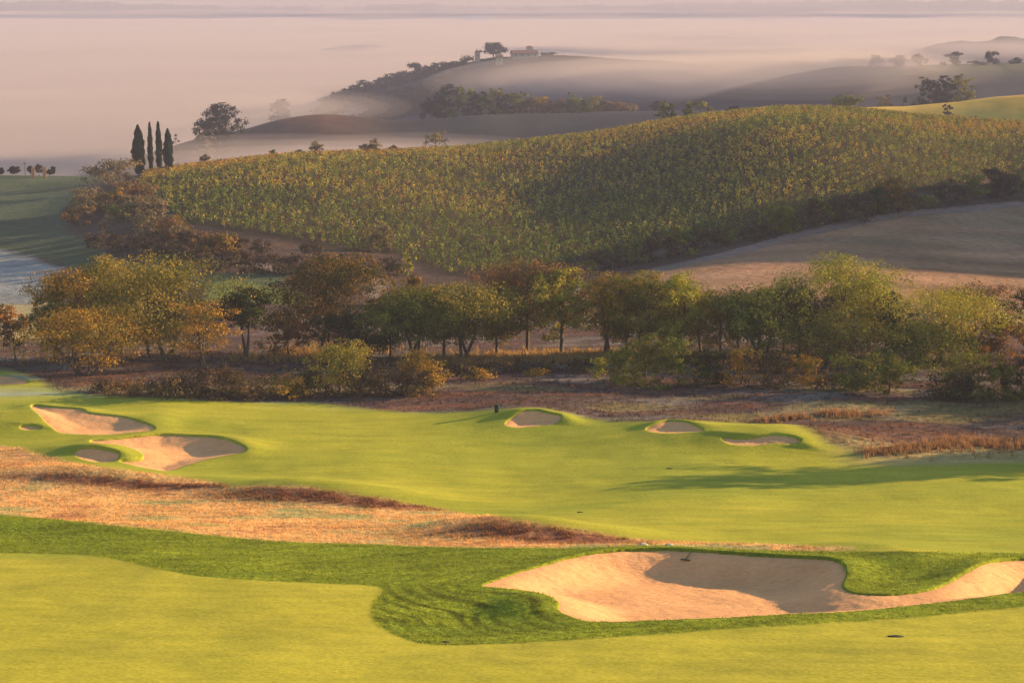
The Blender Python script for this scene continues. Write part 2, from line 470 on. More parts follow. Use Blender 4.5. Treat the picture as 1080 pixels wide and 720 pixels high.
    # middle distance fields
    def area(poly, c, fe, jit=0.0, zn=3):
        s = sdf(x, y, poly, 12.0)
        if jit: s = s + jit * fbm(x / 6, y / 6, 81)
        put((1 - sst(-fe, fe, s)), c); zone[s < 0] = zn
        return s
    area(RFIELD, np.array((.32, .175, .10)) * (1 + .38 * fbm(x / 16, y / 9, 83) + .12 * np.sin(y / 2.1 + 2 * fbm(x / 30, y / 30, 84)))[:, None] , 1.0, 1.0)
    s = sdf(x, y, RFIELD, 12.0)
    g = (s < 0) * sst(.05, .5, fbm(x / 30, y / 12, 85)) * .6
    put(g * .7, (.27, .21, .13))
    area(MEADOW, np.array((.085, .105, .06)) * (1 + .2 * fbm(x / 20, y / 14, 86))[:, None], 1.5, 1.0, 3)
    area(FROST, np.array((.31, .30, .29)) * (1 + .2 * fbm(x / 16, y / 6, 87))[:, None], 1.5, 1.5, 3)
    area(WHEAT, np.array((.48, .37, .20)) * (1 + .15 * fbm(x / 12, y / 4, 88))[:, None], 1.0, 1.0, 3)
    area(WHEAT2, (.17, .20, .06), 1.0, .5, 3)
    sv = area(VINE, np.array((.055, .038, .02)) * (1 + .25 * fbm(x / 8, y / 8, 89))[:, None], 1.5, 0, 5)
    dt = np.minimum(polyline_d(x, y, TRACK_R, 8), polyline_d(x, y, TRACK_L, 8))
    put((1 - sst(.8, 1.6, dt + .3 * fbm(x / 3, y / 3, 90))), (.23, .165, .14)); zone[dt < 1.2] = 6
    # far country
    w = sst(560, 600, y); put(w, np.array((.032, .030, .036)) * (1 + .4 * fbm(x / 70, y / 50, 91))[:, None])
    zone[y > 575] = 4
    g = sst(.1, .5, fbm(x / 120, y / 60, 92)) * (y > 600) * (y < 2500); put(g * .5, (.06, .07, .04))
    a = x / y
    yel = sst(.12, .16, a) * np.exp(-((y - 690) / 55) ** 4)
    put(np.clip(yel * 1.4, 0, 1), (.60, .36, .05))
    yel2 = sst(.15, .2, a) * np.exp(-((y - 1085) / 42) ** 2); put(np.clip(yel2 * .9, 0, 1), (.13, .12, .06))
    red = np.exp(-((y - 800) / 55) ** 2) * np.exp(-((a + .12) / .04) ** 2); put(red * .8, (.22, .10, .06))
    return col, zone
HOL = [float(q[0]) for q in hit(490, 645)]
HEATHER_SHADE = []  # patches on the dune backs where shade is painted in
for (u_, v_, rx_, ry_) in ((320, 522, 7, 2.0), (400, 532, 4, 1.4), (555, 561, 6.5, 1.8), (610, 570, 4, 1.2), (100, 507, 8, 1.1), (190, 513, 4, .8)):
    hx_, hy_ = hit(u_, v_); HEATHER_SHADE.append((hx_[0], hy_[0], rx_, ry_))

# ------------------------------------------------------------------ ground mesh
QUICK = False
def seg(a, b, n_): return np.linspace(a, b, n_, endpoint=False)
acols = np.concatenate([seg(-1.0, -.5, 14), seg(-.5, -.31, 24), seg(-.31, .31, 820), seg(.31, .5, 24), np.linspace(.5, 1.0, 14)])
drows = np.concatenate([np.exp(seg(math.log(4), math.log(60), 40)), seg(60, 110, 330), seg(110, 200, 500), seg(200, 330, 240), seg(330, 640, 330),
                        np.exp(seg(math.log(640), math.log(6500), 300)), [6500]])
AA, DD = np.meshgrid(acols, drows)
GX = (AA * DD).ravel(); GY = DD.ravel()
GZ = full_h(GX, GY)
COL, ZONE = paint(GX, GY, GZ)
nc = len(acols); nr_ = len(drows)
idx = np.arange(nc * nr_).reshape(nr_, nc)
quads = np.stack([idx[:-1, :-1].ravel(), idx[:-1, 1:].ravel(), idx[1:, 1:].ravel(), idx[1:, :-1].ravel()], 1)

def mesh_np(name, verts, faces, mat=None, col=None, smooth=True, parent=None, k=4):
    me = bpy.data.meshes.new(name)
    me.vertices.add(len(verts)); me.vertices.foreach_set('co', np.ascontiguousarray(verts, np.float32).ravel())
    nf = len(faces); me.loops.add(nf * k); me.polygons.add(nf)
    me.loops.foreach_set('vertex_index', np.ascontiguousarray(faces, np.int32).ravel())
    me.polygons.foreach_set('loop_start', np.arange(0, nf * k, k, dtype=np.int32))
    me.update(calc_edges=True)
    me.polygons.foreach_set('use_smooth', np.full(nf, smooth))
    if col is not None:
        at = me.color_attributes.new('Col', 'FLOAT_COLOR', 'POINT')
        at.data.foreach_set('color', np.concatenate([np.clip(col, 0, 1), np.ones((len(col), 1))], 1).astype(np.float32).ravel())
    if mat: me.materials.append(mat)
    me.validate(); me.update()
    o = bpy.data.objects.new(name, me); C.objects.link(o)
    if parent: o.parent = parent
    return o
def tag(o, label=None, cat=None, group=None, kind=None):
    if label: o['label'] = label
    if cat: o['category'] = cat
    if group: o['group'] = group
    if kind: o['kind'] = kind
    return o

qz = ZONE[quads[:, 0]].copy()
y0 = GY[quads[:, 0]]
# golf turf splits into the near green and the fairway, field zone into country
names = {0: ('fairway', 'turf', 'bright mown fairway turf sweeping past the sand bunkers'),
         1: ('long_grass', 'fringe', 'dark green longer turf around the large front bunker'),
         2: ('dry_ground', 'dry', 'dry rough ground with orange and brown grass'),
         3: ('fields', 'field', 'fallow fields and meadows beyond the row of trees'),
         4: ('hills', 'far', 'misty hills and slopes beyond the vineyard'),
         5: ('vineyard_ground', 'field', 'brown soil of the vineyard slope'),
         6: ('track', 'field', 'pale dirt tracks along the hedgerows'),
         7: ('putting_green', 'turf', 'smooth yellow green putting turf at the bottom of the picture')}
qz[(qz == 0) & (y0 < 106)] = 7
for z_, (nm, mt, lb) in names.items():
    f = quads[qz == z_]
    if not len(f): continue
    used, inv = np.unique(f, return_inverse=True)
    v = np.stack([GX[used], GY[used], GZ[used]], 1)
    o = mesh_np(nm, v, inv.reshape(-1, 4), M[mt], COL[used])
    tag(o, lb, nm.replace('_', ' '), kind='structure')

# ------------------------------------------------------------------ bunkers (sand sheets)
BLAB = dict(A='large orange sand bunker curling under the green mound in front',
            B='upper long sand bunker on the left with a shaded far edge',
            C='lower left sand bunker curling round a grassy tongue beside the dry rough',
            D='small shaded sand bunker tucked above the dry rough on the left',
            S='tiny pale sand patch on the left mound below the upper bunker',
            E='round shaded bunker on the fairway rim, first of three small ones in a row',
            G='middle small bunker on the fairway rim under a low grass lip',
            H='small bunker cut in the grass mound, nearest the golden verge',
            L='pink sand bunker cut off by the left edge near the trees')
for k_, (poly, dep) in BUNK.items():
    lo = poly.min(0) - .8; hi = poly.max(0) + .8
    st = .12 if k_ == 'A' else .16
    xs = np.arange(lo[0], hi[0], st); ys = np.arange(lo[1], hi[1], st)
    X, Y = np.meshgrid(xs, ys); X = X.ravel(); Y = Y.ravel()
    s = sdf(X, Y, poly, 3.0)
    z = base_h(X, Y); cx, cy = poly.mean(0)
    ang = np.clip(((X - cx) * .35 + (Y - cy) * .94) / (np.abs(poly[:, 1] - cy).max() + .1), -1, 1)
    back = sst(-.2, .7, ang); big = 1.0 if k_ == 'A' else .75
    z += sand_prof(k_, s, back)
    z += .035 * fbm(X / .9, Y / .7, 101) + .02 * fbm(X / .3, Y / .3, 102)
    nx = len(xs); ii = np.arange(len(X)).reshape(len(ys), nx)
    q = np.stack([ii[:-1, :-1].ravel(), ii[:-1, 1:].ravel(), ii[1:, 1:].ravel(), ii[1:, :-1].ravel()], 1)
    q = q[(s[q] < .35).all(1)]
    used, inv = np.unique(q, return_inverse=True)
    o = mesh_np('sand_bunker', np.stack([X, Y, z], 1)[used], inv.reshape(-1, 4), M['sand'])
    tag(o, BLAB[k_], 'sand bunker', 'sand bunkers on the golf course')
# ------------------------------------------------------------------ foliage
def leaf_mat(name, tr=.17, var=.2, scale=.5):
    m, nt, _, L = new_mat(name)
    at = N(nt, 'ShaderNodeAttribute', attribute_name='Col')
    c = mixc(nt, 'MULTIPLY', 1.0, at.outputs['Color'], ramp(nt, noise(nt, scale, 2), [(.3, (1 - var,) * 3), (.7, (1 + var,) * 3)]))
    d = N(nt, 'ShaderNodeBsdfDiffuse'); t = N(nt, 'ShaderNodeBsdfTranslucent')
    mx = N(nt, 'ShaderNodeMixShader'); mx.inputs[0].default_value = tr
    L.new(c, d.inputs[0]); L.new(c, t.inputs[0])
    L.new(d.outputs[0], mx.inputs[1]); L.new(t.outputs[0], mx.inputs[2])
    o = N(nt, 'ShaderNodeOutputMaterial'); L.new(mx.outputs[0], o.inputs[0]); return m
M['leaf'] = leaf_mat('autumn leaves')
M['blade'] = leaf_mat('grass blades', .35)
def bark_mat():
    m, nt, _, L = new_mat('bark')
    n1 = noise(nt, 4, 4, .6, (1, 1, .25))
    finish(nt, ramp(nt, n1, [(.3, (.07, .05, .04)), (.7, (.17, .13, .10))]), .95, n1, .8, .05, .05); return m
M['bark'] = bark_mat()

PAL = dict(
 olive=[(0.224, 0.189, 0.035), (0.295, 0.224, 0.038), (0.142, 0.136, 0.029), (0.366, 0.248, 0.047)],
 ochre=[(0.358, 0.208, 0.038), (0.283, 0.170, 0.033), (0.189, 0.142, 0.028), (0.397, 0.208, 0.033)],
 orange=[(0.352, 0.150, 0.026), (0.299, 0.141, 0.031), (0.211, 0.114, 0.026), (0.176, 0.123, 0.026)],
 green=[(0.153, 0.165, 0.029), (0.106, 0.118, 0.026), (0.236, 0.212, 0.035), (0.177, 0.142, 0.035)],
 dark=[(.055, .07, .022), (.04, .055, .02), (.075, .08, .025), (.06, .05, .025)],
 yellow=[(0.448, 0.378, 0.047), (0.354, 0.307, 0.038), (0.236, 0.236, 0.035), (0.496, 0.342, 0.053)],
 russet=[(.27, .13, .055), (.22, .12, .05), (.17, .10, .05), (.24, .16, .05)],
 brown=[(.10, .062, .042), (.075, .05, .04), (.14, .09, .042), (.09, .07, .035)],
 tan=[(.28, .19, .10), (.22, .16, .08), (.18, .13, .07), (.27, .21, .09)],
 oak=[(.13, .08, .022), (.24, .13, .03), (.07, .06, .02), (.05, .05, .02)],
 cypress=[(.035, .05, .02), (.025, .04, .018), (.045, .055, .025)],
 far=[(.03, .035, .03), (.04, .04, .03), (.05, .045, .03)],
)
def leaves(cent, size, cols, seed, up=.25, out=None, aspect=.62):
    r = np.random.default_rng(seed); n_ = len(cent)
    nrm = r.normal(size=(n_, 3)); nrm /= np.linalg.norm(nrm, axis=1)[:, None]
    if out is not None: nrm = nrm * .8 + out
    nrm[:, 2] += up; nrm /= np.linalg.norm(nrm, axis=1)[:, None]
    t = np.cross(nrm, r.normal(size=(n_, 3))); t /= np.linalg.norm(t, axis=1)[:, None] + 1e-9
    b = np.cross(nrm, t)
    s = (size * r.uniform(.6, 1.35, n_))[:, None]
    t = t * s * .5; b = b * s * .5 * aspect
    bend = nrm * s * .12
    V = np.stack([cent - t - bend, cent - b * 1.0, cent + t - bend, cent + b * 1.0], 1).reshape(-1, 3)
    Cc = np.repeat(cols, 4, 0)
    return V, np.arange(n_ * 4).reshape(-1, 4), Cc
def crown(seed, W, H, z0, pal, nleaf, leaf, lobes=8, shape='round', ragged=.35):
    """points of a crown of width W whose foliage spans z0..H"""
    r = np.random.default_rng(seed)
    ch = H - z0; cz = z0 + ch * .5
    L = []
    for i in range(lobes):
        th = r.uniform(0, 2 * math.pi); t = (i + r.uniform(.2, .8)) / lobes
        if shape == 'round': rad = math.sin(math.pi * (.12 + .80 * t)) ** .7
        elif shape == 'full': rad = .75 + .35 * math.sin(math.pi * t)
        elif shape == 'vase': rad = .35 + .65 * math.sin(math.pi * (.1 + .62 * t))
        elif shape == 'umbrella': rad = .25 + .75 * t
        elif shape == 'dome': rad = math.cos(t * math.pi * .45)
        else: rad = 1.0
        rr = W * .5 * rad * r.uniform(.35, .72)
        L.append((math.cos(th) * rr * .85, math.sin(th) * rr * .85, z0 + ch * (.12 + .72 * t), W * r.uniform(.22, .32), ch * r.uniform(.15, .22)))
    L.append((0, 0, z0 + ch * .62, W * .30, ch * .28)); L.append((r.normal() * W * .05, 0, H - ch * .17, W * .22, ch * .16))
    nl = len(L); ncl = max(24, int(nleaf / 34))
    li = r.integers(0, nl, ncl)
    Lc = np.array(L)
    dirs = r.normal(size=(ncl, 3)); dirs /= np.linalg.norm(dirs, axis=1)[:, None]
    rad = (r.uniform(.12, 1.0, ncl) ** .55 * (1 + ragged * .3 * r.random(ncl)))[:, None]
    cc = Lc[li, :3] + dirs * rad * np.stack([Lc[li, 3], Lc[li, 3], Lc[li, 4]], 1)
    cr = r.uniform(.05, .10, ncl) * W * min(1.9, max(1.0, (110 / ncl) ** .45))
    pidx = r.integers(0, len(pal), ncl); lobepal = r.integers(0, len(pal), nl)
    pidx = np.where(r.random(ncl) < .5, lobepal[li], pidx)
    cl = r.integers(0, ncl, nleaf)
    d2 = r.normal(size=(nleaf, 3)); d2 /= np.linalg.norm(d2, axis=1)[:, None]
    q = r.uniform(.3, 1.1, nleaf)[:, None]
    pts = cc[cl] + d2 * q * cr[cl][:, None] * np.array((1, 1, .75))
    for ax in (0, 1):
        lo_q, hi_q = np.percentile(pts[:, ax], [1.5, 98.5]); f = W / (hi_q - lo_q); c_ = (hi_q + lo_q) / 2
        pts[:, ax] = (pts[:, ax] - c_) * f; cc[:, ax] = (cc[:, ax] - c_) * f
    zl, zh = np.percentile(pts[:, 2], [2, 99.3]); f = (H - z0) / (zh - zl)
    pts[:, 2] = (pts[:, 2] - zl) * f + z0; cc[:, 2] = (cc[:, 2] - zl) * f + z0
    pts[:, 2] = np.clip(pts[:, 2], z0 - .15 * ch if z0 > .5 else .05, H + .02 * ch)
    P_ = np.array(pal)[pidx[cl]] * r.uniform(.84, 1.16, (nleaf, 1)) * r.uniform(.94, 1.06, (nleaf, 3))
    ctr = np.array((0, 0, z0 + (H - z0) * .4)); od = (pts - ctr) / np.array((W * .5, W * .5, (H - z0) * .6))
    od /= np.linalg.norm(od, axis=1)[:, None] + .2
    return pts, P_, d2 * .55 + od * .8, cc
def tube(path, rad, sides=6):
    path = np.array(path, float); V = []; Fc = []
    for i, p in enumerate(path):
        a = path[min(i + 1, len(path) - 1)] - path[max(i - 1, 0)]; a /= np.linalg.norm(a) + 1e-9
        u_ = np.cross(a, (0, 1, .3)); u_ /= np.linalg.norm(u_) + 1e-9; w_ = np.cross(a, u_)
        for k in range(sides):
            t = 2 * math.pi * k / sides
            V.append(p + (u_ * math.cos(t) + w_ * math.sin(t)) * rad[i])
    for i in range(len(path) - 1):
        for k in range(sides):
            a = i * sides + k; b = i * sides + (k + 1) % sides
            Fc.append((a, b, b + sides, a + sides))
    return V, Fc
def wood(seed, H, z0, W, targets, r0, stems=1, lean=0):
    r = random.Random(seed); V = []; Fc = []
    def add(p, rd, s=6):
        v, f = tube(p, rd, s); o_ = len(V); V.extend(v); Fc.extend(tuple(i + o_ for i in q) for q in f)
    tops = []
    for s in range(stems):
        bx = 0 if stems == 1 else r.uniform(-.06, .06) * W; by = 0 if stems == 1 else r.uniform(-.06, .06) * W
        tx = bx + (lean if stems == 1 else (s - (stems - 1) / 2) * W * .16) + r.uniform(-.03, .03) * W
        h1 = z0 + (H - z0) * .45
        mid = (bx * .5 + tx * .5 + r.uniform(-.03, .03) * W, by, h1 * .5)
        add([(bx, by, -.5), (bx, by, .15), mid, (tx, by, h1), (tx + r.uniform(-.3, .3), by, h1 + (H - z0) * .3)],
            [r0 * 1.35, r0, r0 * .78, r0 * .5, r0 * .15], 8)
        tops.append((mid, (tx, by, h1)))
    for k, t in enumerate(targets):
        m_, tp = tops[k % len(tops)]
        q = r.uniform(.25, .9); st = [m_[i] + (tp[i] - m_[i]) * q for i in range(3)]
        if t[2] < st[2]: st = list(m_)
        md = [st[i] * .5 + t[i] * .5 for i in range(3)]; md[2] -= .06 * abs(t[0] - st[0])
        add([st, md, list(t)], [r0 * .32, r0 * .2, r0 * .05], 5)
    return np.array(V), np.array(Fc)
NT = [0]
def plant(name, label, cat, x, y, z, W, H, z0, pal, nleaf, leaf, shape='round', group=None, r0=None, stems=1, lobes=8, trunk=True, lean=0, ragged=.35):
    NT[0] += 1; seed = NT[0] * 13 + 5
    root = bpy.data.objects.new(name, None); C.objects.link(root); root.location = (x, y, z)
    root.empty_display_size = .5
    tag(root, label, cat, group)
    pts, cols, out_, cc = crown(seed, W, H, z0, PAL[pal] if isinstance(pal, str) else pal, nleaf, leaf, lobes, shape, ragged)
    V, Fq, Cc = leaves(pts, leaf, cols, seed, out=out_)
    mesh_np('crown' if trunk else 'foliage', V, Fq, M['leaf'], Cc, False, root)
    r_ = random.Random(seed)
    tg = [cc[i] for i in r_.sample(range(len(cc)), min(len(cc), 16 if trunk else 6))]
    V, Fq = wood(seed, H, max(z0, H * .12), W, tg, r0 or H * .022, stems, lean)
    mesh_np('trunk' if trunk else 'stem', V, Fq, M['bark'], None, True, root)
    return root
def tree_px(name, label, cat, u, vb, vt, w, pal, z0f=.25, d=None, group=None, dens=1.0, leaf=None, **kw):
    """stand a plant on the ground seen at (u, vb); its top shows at row vt, its crown is w pixels wide"""
    if d is None:
        x, y = hit(u, vb); x = x[0]; y = y[0]
    else:
        a, _ = ray(u, vb); x = float(a) * d; y = d
    z = gz(x, y)
    s = float(ray(u, vt)[1]); H = max(s * y - z, .8)
    W = w * y / F * (1.27 if name == 'broadleaf_tree' and y < 260 else 1.1); kw.setdefault('shape', 'full' if z0f < .24 else 'round')
    lf = leaf or max(.215, y * (.0012 if y < 600 else .0010)); kw.setdefault('ragged', .35 if y < 600 else .0)
    area = W * H * 3.0 / (lf * lf)
    nl = int(np.clip(area * (2.7 if y < 600 else 4.0) * dens, 420, 19000))
    return plant(name, label, cat, x, y, z - .05, W, H, H * z0f, pal, nl, lf, group=group, **kw)

TL = 'trees standing in the row behind the fairway'
T = lambda *a, **k: tree_px('broadleaf_tree', *a, group=k.pop('group', TL), **k)
T('orange olive tree with a rounded head, upper left of the big left clump', 'tree', 80, 400, 283, 76, 'ochre', .25, 212)
T('low wide orange tree with several bare stems at the left end of the row', 'tree', 92, 413, 328, 98, 'ochre', .28, 192, stems=4, lobes=9)
T('tall olive tree between the rounded orange tree and the big olive crown', 'tree', 130, 400, 271, 66, 'olive', .2, 214)
T('biggest broad olive crown of the left clump with forked dark trunks', 'tree', 182, 404, 271, 118, 'olive', .22, 205, lobes=12, stems=2)
T('thin brownish tree fringing the right side of the big olive crown', 'tree', 214, 405, 318, 56, 'ochre', .25, 196, dens=.55, stems=2)
T('slim dark tree with ivy hung trunks right of the left clump', 'tree', 260, 399, 303, 44, 'dark', .45, 206, stems=2, ragged=.8)
T('tall dark oak with layered orange tipped boughs and open trunk', 'tree', 340, 388, 270, 98, 'oak', .24, 216, shape='vase', lobes=9, lean=.8, ragged=.7)
T('dense dark green tree low beside the layered oak', 'tree', 372, 396, 328, 66, 'dark', .1, 206)
T('broad dark green tree with several trunks left of centre', 'tree', 437, 390, 304, 84, 'green', .33, 206, stems=3, lobes=9)
T('dark olive tree with a rusty top and forked trunk near the centre', 'tree', 492, 389, 299, 88, 'olive', .33, 206, stems=3, lobes=9)
T('orange brown tree with a clear dark trunk standing on golden grass', 'tree', 556, 380, 274, 84, 'russet', .36, 214, shape='vase', lobes=9)
T('yellow green tree leaning on the orange brown centre tree', 'tree', 592, 384, 284, 58, 'yellow', .25, 210)
T('orange tipped olive tree just right of the gap at the centre', 'tree', 640, 388, 290, 62, 'ochre', .3, 208, stems=2)
T('green gold tree between the gap tree and the yellow headed tree', 'tree', 677, 390, 287, 56, 'olive', .22, 206, stems=2)
T('yellow headed tree with dark ivy on its trunk, right of centre', 'tree', 717, 392, 288, 66, 'yellow', .2, 206, stems=2)
T('small thin gold tree with reddish twigs beside the yellow headed tree', 'tree', 760, 396, 316, 46, 'ochre', .2, 204, dens=.6)
T('wide dark olive tree with bare lower stems right of centre', 'tree', 800, 400, 298, 92, 'green', .24, 203, stems=3, lobes=10)
T('narrow brown leaved tree against the tall yellow green tree', 'tree', 842, 400, 306, 54, 'brown', .25, 204)
T('tallest yellow green tree on the right part of the row', 'tree', 886, 398, 270, 104, 'yellow', .15, 208, lobes=12)
T('lower olive tree filling the foot of the tall yellow green tree', 'tree', 872, 406, 322, 90, 'olive', .12, 200, lobes=10)
T('very dark narrow tree between two yellow green trees on the right', 'tree', 942, 406, 310, 40, 'dark', .1, 206)
T('huge rounded green tree mass near the right end of the row', 'tree', 990, 416, 301, 118, 'yellow', .06, 200, lobes=14)
T('green ivy covered tree low in front of the right mass', 'tree', 968, 416, 340, 84, 'green', .04, 196, lobes=10)
T('orange and yellow small tree at the right end before the dark one', 'tree', 1042, 416, 334, 62, 'orange', .12, 202)
T('dark tree cut by the right edge of the picture', 'tree', 1086, 402, 302, 40, 'dark', .15, 204)
T('hazy russet tree crown showing behind the right mass', 'tree', 1030, 350, 303, 84, 'russet', .2, 246)
T('second hazy russet tree behind the tall yellow green tree', 'tree', 800, 350, 316, 60, 'russet', .2, 246)
T('bright orange small tree cut by the left edge of the picture', 'tree', 4, 366, 320, 40, 'orange', .25, 226)
T('little dark bare stemmed tree on the left beside the orange one', 'tree', 17, 388, 338, 22, 'brown', .4, 205, dens=.4)
for (u_, vt_, w_, p_, lb) in ((305, 330, 44, 'russet', 'hazy brown tree low between the ivy hung tree and the layered oak'), (412, 318, 50, 'green', 'green tree half hidden behind the broad dark tree left of centre'), (468, 305, 56, 'green', 'dark green tree filling the gap between the two many trunked trees'),
        (524, 302, 50, 'olive', 'olive tree tucked left of the orange brown centre tree'), (660, 296, 54, 'olive', 'olive crown between the gap tree and the green gold tree'), (700, 300, 50, 'ochre', 'ochre crown tucked left of the yellow headed tree'),
        (738, 306, 50, 'ochre', 'ochre tree tucked right of the yellow headed tree'), (778, 308, 50, 'olive', 'olive tree behind the small thin gold tree'), (826, 300, 56, 'olive', 'olive crown behind the narrow brown tree'), (915, 308, 56, 'yellow', 'yellow crown right of the tallest yellow green tree'),
        (58, 300, 40, 'olive', 'olive tree at the outer left edge of the left clump'), (158, 290, 60, 'olive', 'olive crown filling the middle of the left clump')):
    T(lb, 'tree', u_, 396, vt_, w_, p_, .22, 210)
# bushes under the row
B = lambda *a, **k: tree_px('bush', *a, trunk=False, **{'shape': 'dome', **k})
UG = 'bushes under the row of trees'
B('rounded bush with a glowing olive top left of centre', 'bush', 358, 414, 361, 76, 'olive', .03, group=UG, lobes=10)
B('wide dark bush in front of the dense dark green tree', 'bush', 402, 416, 384, 92, 'brown', .02, group=UG, lobes=10)
B('yellow brown bush at the end of the bramble bank', 'bush', 448, 414, 382, 44, 'ochre', .02, group=UG)
B('golden leafy bush below the forked dark olive tree', 'bush', 446, 398, 368, 42, 'ochre', .05, group=UG)
for i, (u_, vb_, vt_, w_, p_) in enumerate([(140, 417, 398, 50, 'russet'), (175, 418, 394, 62, 'brown'), (215, 418, 390, 60, 'brown'), (255, 418, 395, 60, 'russet'), (296, 418, 396, 56, 'ochre'), (325, 416, 390, 50, 'brown'), (430, 416, 392, 50, 'brown'),
        (110, 413, 398, 30, 'brown'), (236, 412, 384, 34, 'brown')]):
    B('brown bramble bush in the shaded bank along the fairway edge', 'bush', u_, vb_, vt_, w_, p_, .02, group='brambles in the shaded bank')
for i, (u_, vb_, vt_, w_, p_) in enumerate([(485, 395, 380, 34, 'brown'), (520, 394, 378, 34, 'brown'), (548, 392, 379, 30, 'brown'), (580, 392, 380, 34, 'brown'), (612, 392, 379, 36, 'brown'), (505, 400, 388, 30, 'ochre'), (566, 396, 387, 24, 'ochre')]):
    B('low brown thicket bush between the trunks near the golden grass', 'bush', u_, vb_, vt_, w_, p_, .02, group='thicket between the trunks at the centre')
for i, (u_, vb_, vt_, w_, p_) in enumerate([(650, 402, 368, 44, 'green'), (680, 404, 352, 50, 'green'), (716, 406, 356, 56, 'green'), (748, 406, 366, 44, 'dark'), (633, 396, 376, 24, 'yellow')]):
    B('mid green ivy bush at the foot of the yellow headed trees', 'bush', u_, vb_, vt_, w_, p_, .02, group='ivy bushes right of centre')
for i, (u_, vb_, vt_, w_, p_) in enumerate([(782, 406, 368, 44, 'ochre'), (812, 408, 372, 50, 'brown'), (846, 408, 374, 44, 'ochre'), (905, 412, 372, 56, 'green'), (938, 415, 374, 48, 'green'), (1020, 419, 372, 56, 'green'), (1052, 420, 380, 50, 'green'), (1082, 418, 370, 50, 'brown'), (880, 410, 388, 40, 'brown'), (1000, 420, 392, 50, 'brown')]):
    B('tangled bush closing the foot of the right hand trees', 'bush', u_, vb_, vt_, w_, p_, .02, group='bushes under the right trees')
tree_px('sapling', 'pale leafless sapling in the dark heath at lower right', 'sapling', 1052, 431, 402, 14, 'tan', .4, dens=.15, shape='vase')

# trees outside the right edge whose long shadows lie on the fairway and the heath
for (x_, y_, h_, w_) in ((49, 149.0, 11, 8.5), (56, 150, 9, 9), (62, 154, 12.5, 12), (72, 156, 12, 12), (82, 160, 13, 12)):
    plant('broadleaf_tree', 'tree right of the view whose long shadow crosses the fairway', 'tree', x_, y_, gz(x_, y_), w_, h_, h_ * .12, 'olive', 6000, .42, group='trees casting shadows from the right')
for (x_, y_, h_) in ((66, 182, 7), (75, 178, 7.5), (84, 186, 7.5), (95, 190, 8), (108, 188, 9), (70, 172, 7), (92, 176, 8), (60, 176, 6)):
    plant('broadleaf_tree', 'tree of the row continuing beyond the right edge', 'tree', x_, y_, gz(x_, y_), 12, h_, h_ * .05, 'olive', 6000, .42, group='trees casting shadows from the right')

# ------------------------------------------------------------------ hedges and field trees
HG = 'trees and shrubs of the hedge left of the vineyard'
H_ = lambda *a, **k: tree_px('shrub', *a, group=k.pop('group', HG), trunk=False, **k)
tree_px('broadleaf_tree', 'large rounded tan tree at the top of the left hedge', 'tree', 118, 212, 168, 50, 'tan', .15, 440, group=HG, lobes=10)
tree_px('broadleaf_tree', 'tan brown tree on the left flank of the hedge beside the meadow', 'tree', 92, 240, 197, 34, 'tan', .1, 390, group=HG)
tree_px('broadleaf_tree', 'reddish tan tree below the large rounded one', 'tree', 146, 232, 190, 36, 'russet', .12, 400, group=HG)
tree_px('broadleaf_tree', 'dark green tree in the middle of the left hedge', 'tree', 128, 250, 214, 26, 'green', .1, 370, group=HG)
tree_px('broadleaf_tree', 'lowest tan tree at the meadow side of the left hedge', 'tree', 84, 246, 216, 30, 'russet', .08, 378, group=HG)
H_('pale silvery shrub in the left hedge', 'shrub', 112, 252, 226, 13, 'tan', .05)
for (u_, vb_, vt_, w_, p_) in [(158, 255, 222, 34, 'tan'), (178, 258, 232, 30, 'russet'), (196, 262, 236, 28, 'tan'), (165, 240, 206, 26, 'tan'), (150, 268, 246, 30, 'brown'), (186, 250, 226, 22, 'ochre'), (214, 262, 242, 24, 'russet'), (140, 210, 186, 18, 'brown'),
                              (74, 236, 218, 14, 'brown'), (232, 262, 246, 22, 'russet'), (104, 262, 244, 26, 'brown'), (122, 266, 248, 26, 'brown')]:
    H_('tan brown shrub in the thick hedge between meadow and vineyard', 'shrub', u_, vb_, vt_, w_, p_, .04)
for k_ in range(26):
    t_ = (k_ * .618) % 1.0; u_ = 92 + t_ * 150; vb_ = 222 + t_ * 46 + 10 * math.sin(k_ * 2.4)
    if u_ > 150 and vb_ < 222 + (u_ - 150) * .4: vb_ += 14
    H_('tan brown shrub in the thick hedge between meadow and vineyard', 'shrub', u_, vb_, vb_ - 18 - 7 * math.sin(k_ * 1.7), 27 + 6 * math.sin(k_), ('tan', 'russet', 'brown', 'ochre', 'brown')[k_ % 5], .04)
for (u_, vb_, vt_, w_) in [(170, 275, 257, 26), (192, 278, 260, 26), (214, 280, 263, 26), (238, 284, 266, 26), (262, 286, 268, 28), (288, 288, 270, 28), (314, 289, 271, 28), (340, 288, 273, 26), (364, 289, 273, 26), (388, 292, 274, 26), (410, 290, 275, 22), (250, 268, 254, 20), (276, 270, 256, 20), (330, 272, 259, 20)]:
    H_('low dark brown shrub in the hedgerow under the left vineyard', 'shrub', u_, vb_, vt_ - 4, w_ * 1.15, 'brown', .03, group='low hedgerow under the left vineyard', shape='dome')
tree_px('broadleaf_tree', 'round tan tree at the lower edge of the vineyard', 'tree', 400, 266, 236, 28, 'tan', .1, group=None)
tree_px('broadleaf_tree', 'slim yellow green tree beside the round tan one', 'tree', 429, 291, 262, 18, 'yellow', .1)
tree_px('broadleaf_tree', 'small bright yellow round tree by the track', 'tree', 411, 316, 291, 22, 'ochre', .1, 262)
tree_px('broadleaf_tree', 'small bright orange pointed tree by the track', 'tree', 438, 316, 289, 20, 'orange', .1, 262)
B('small round brown bush standing on the pale track', 'bush', 393, 326, 314, 13, 'russet', .03)
B('long dark shrub behind the orange and yellow small trees', 'bush', 430, 326, 308, 44, 'brown', .02)
k_ = 0
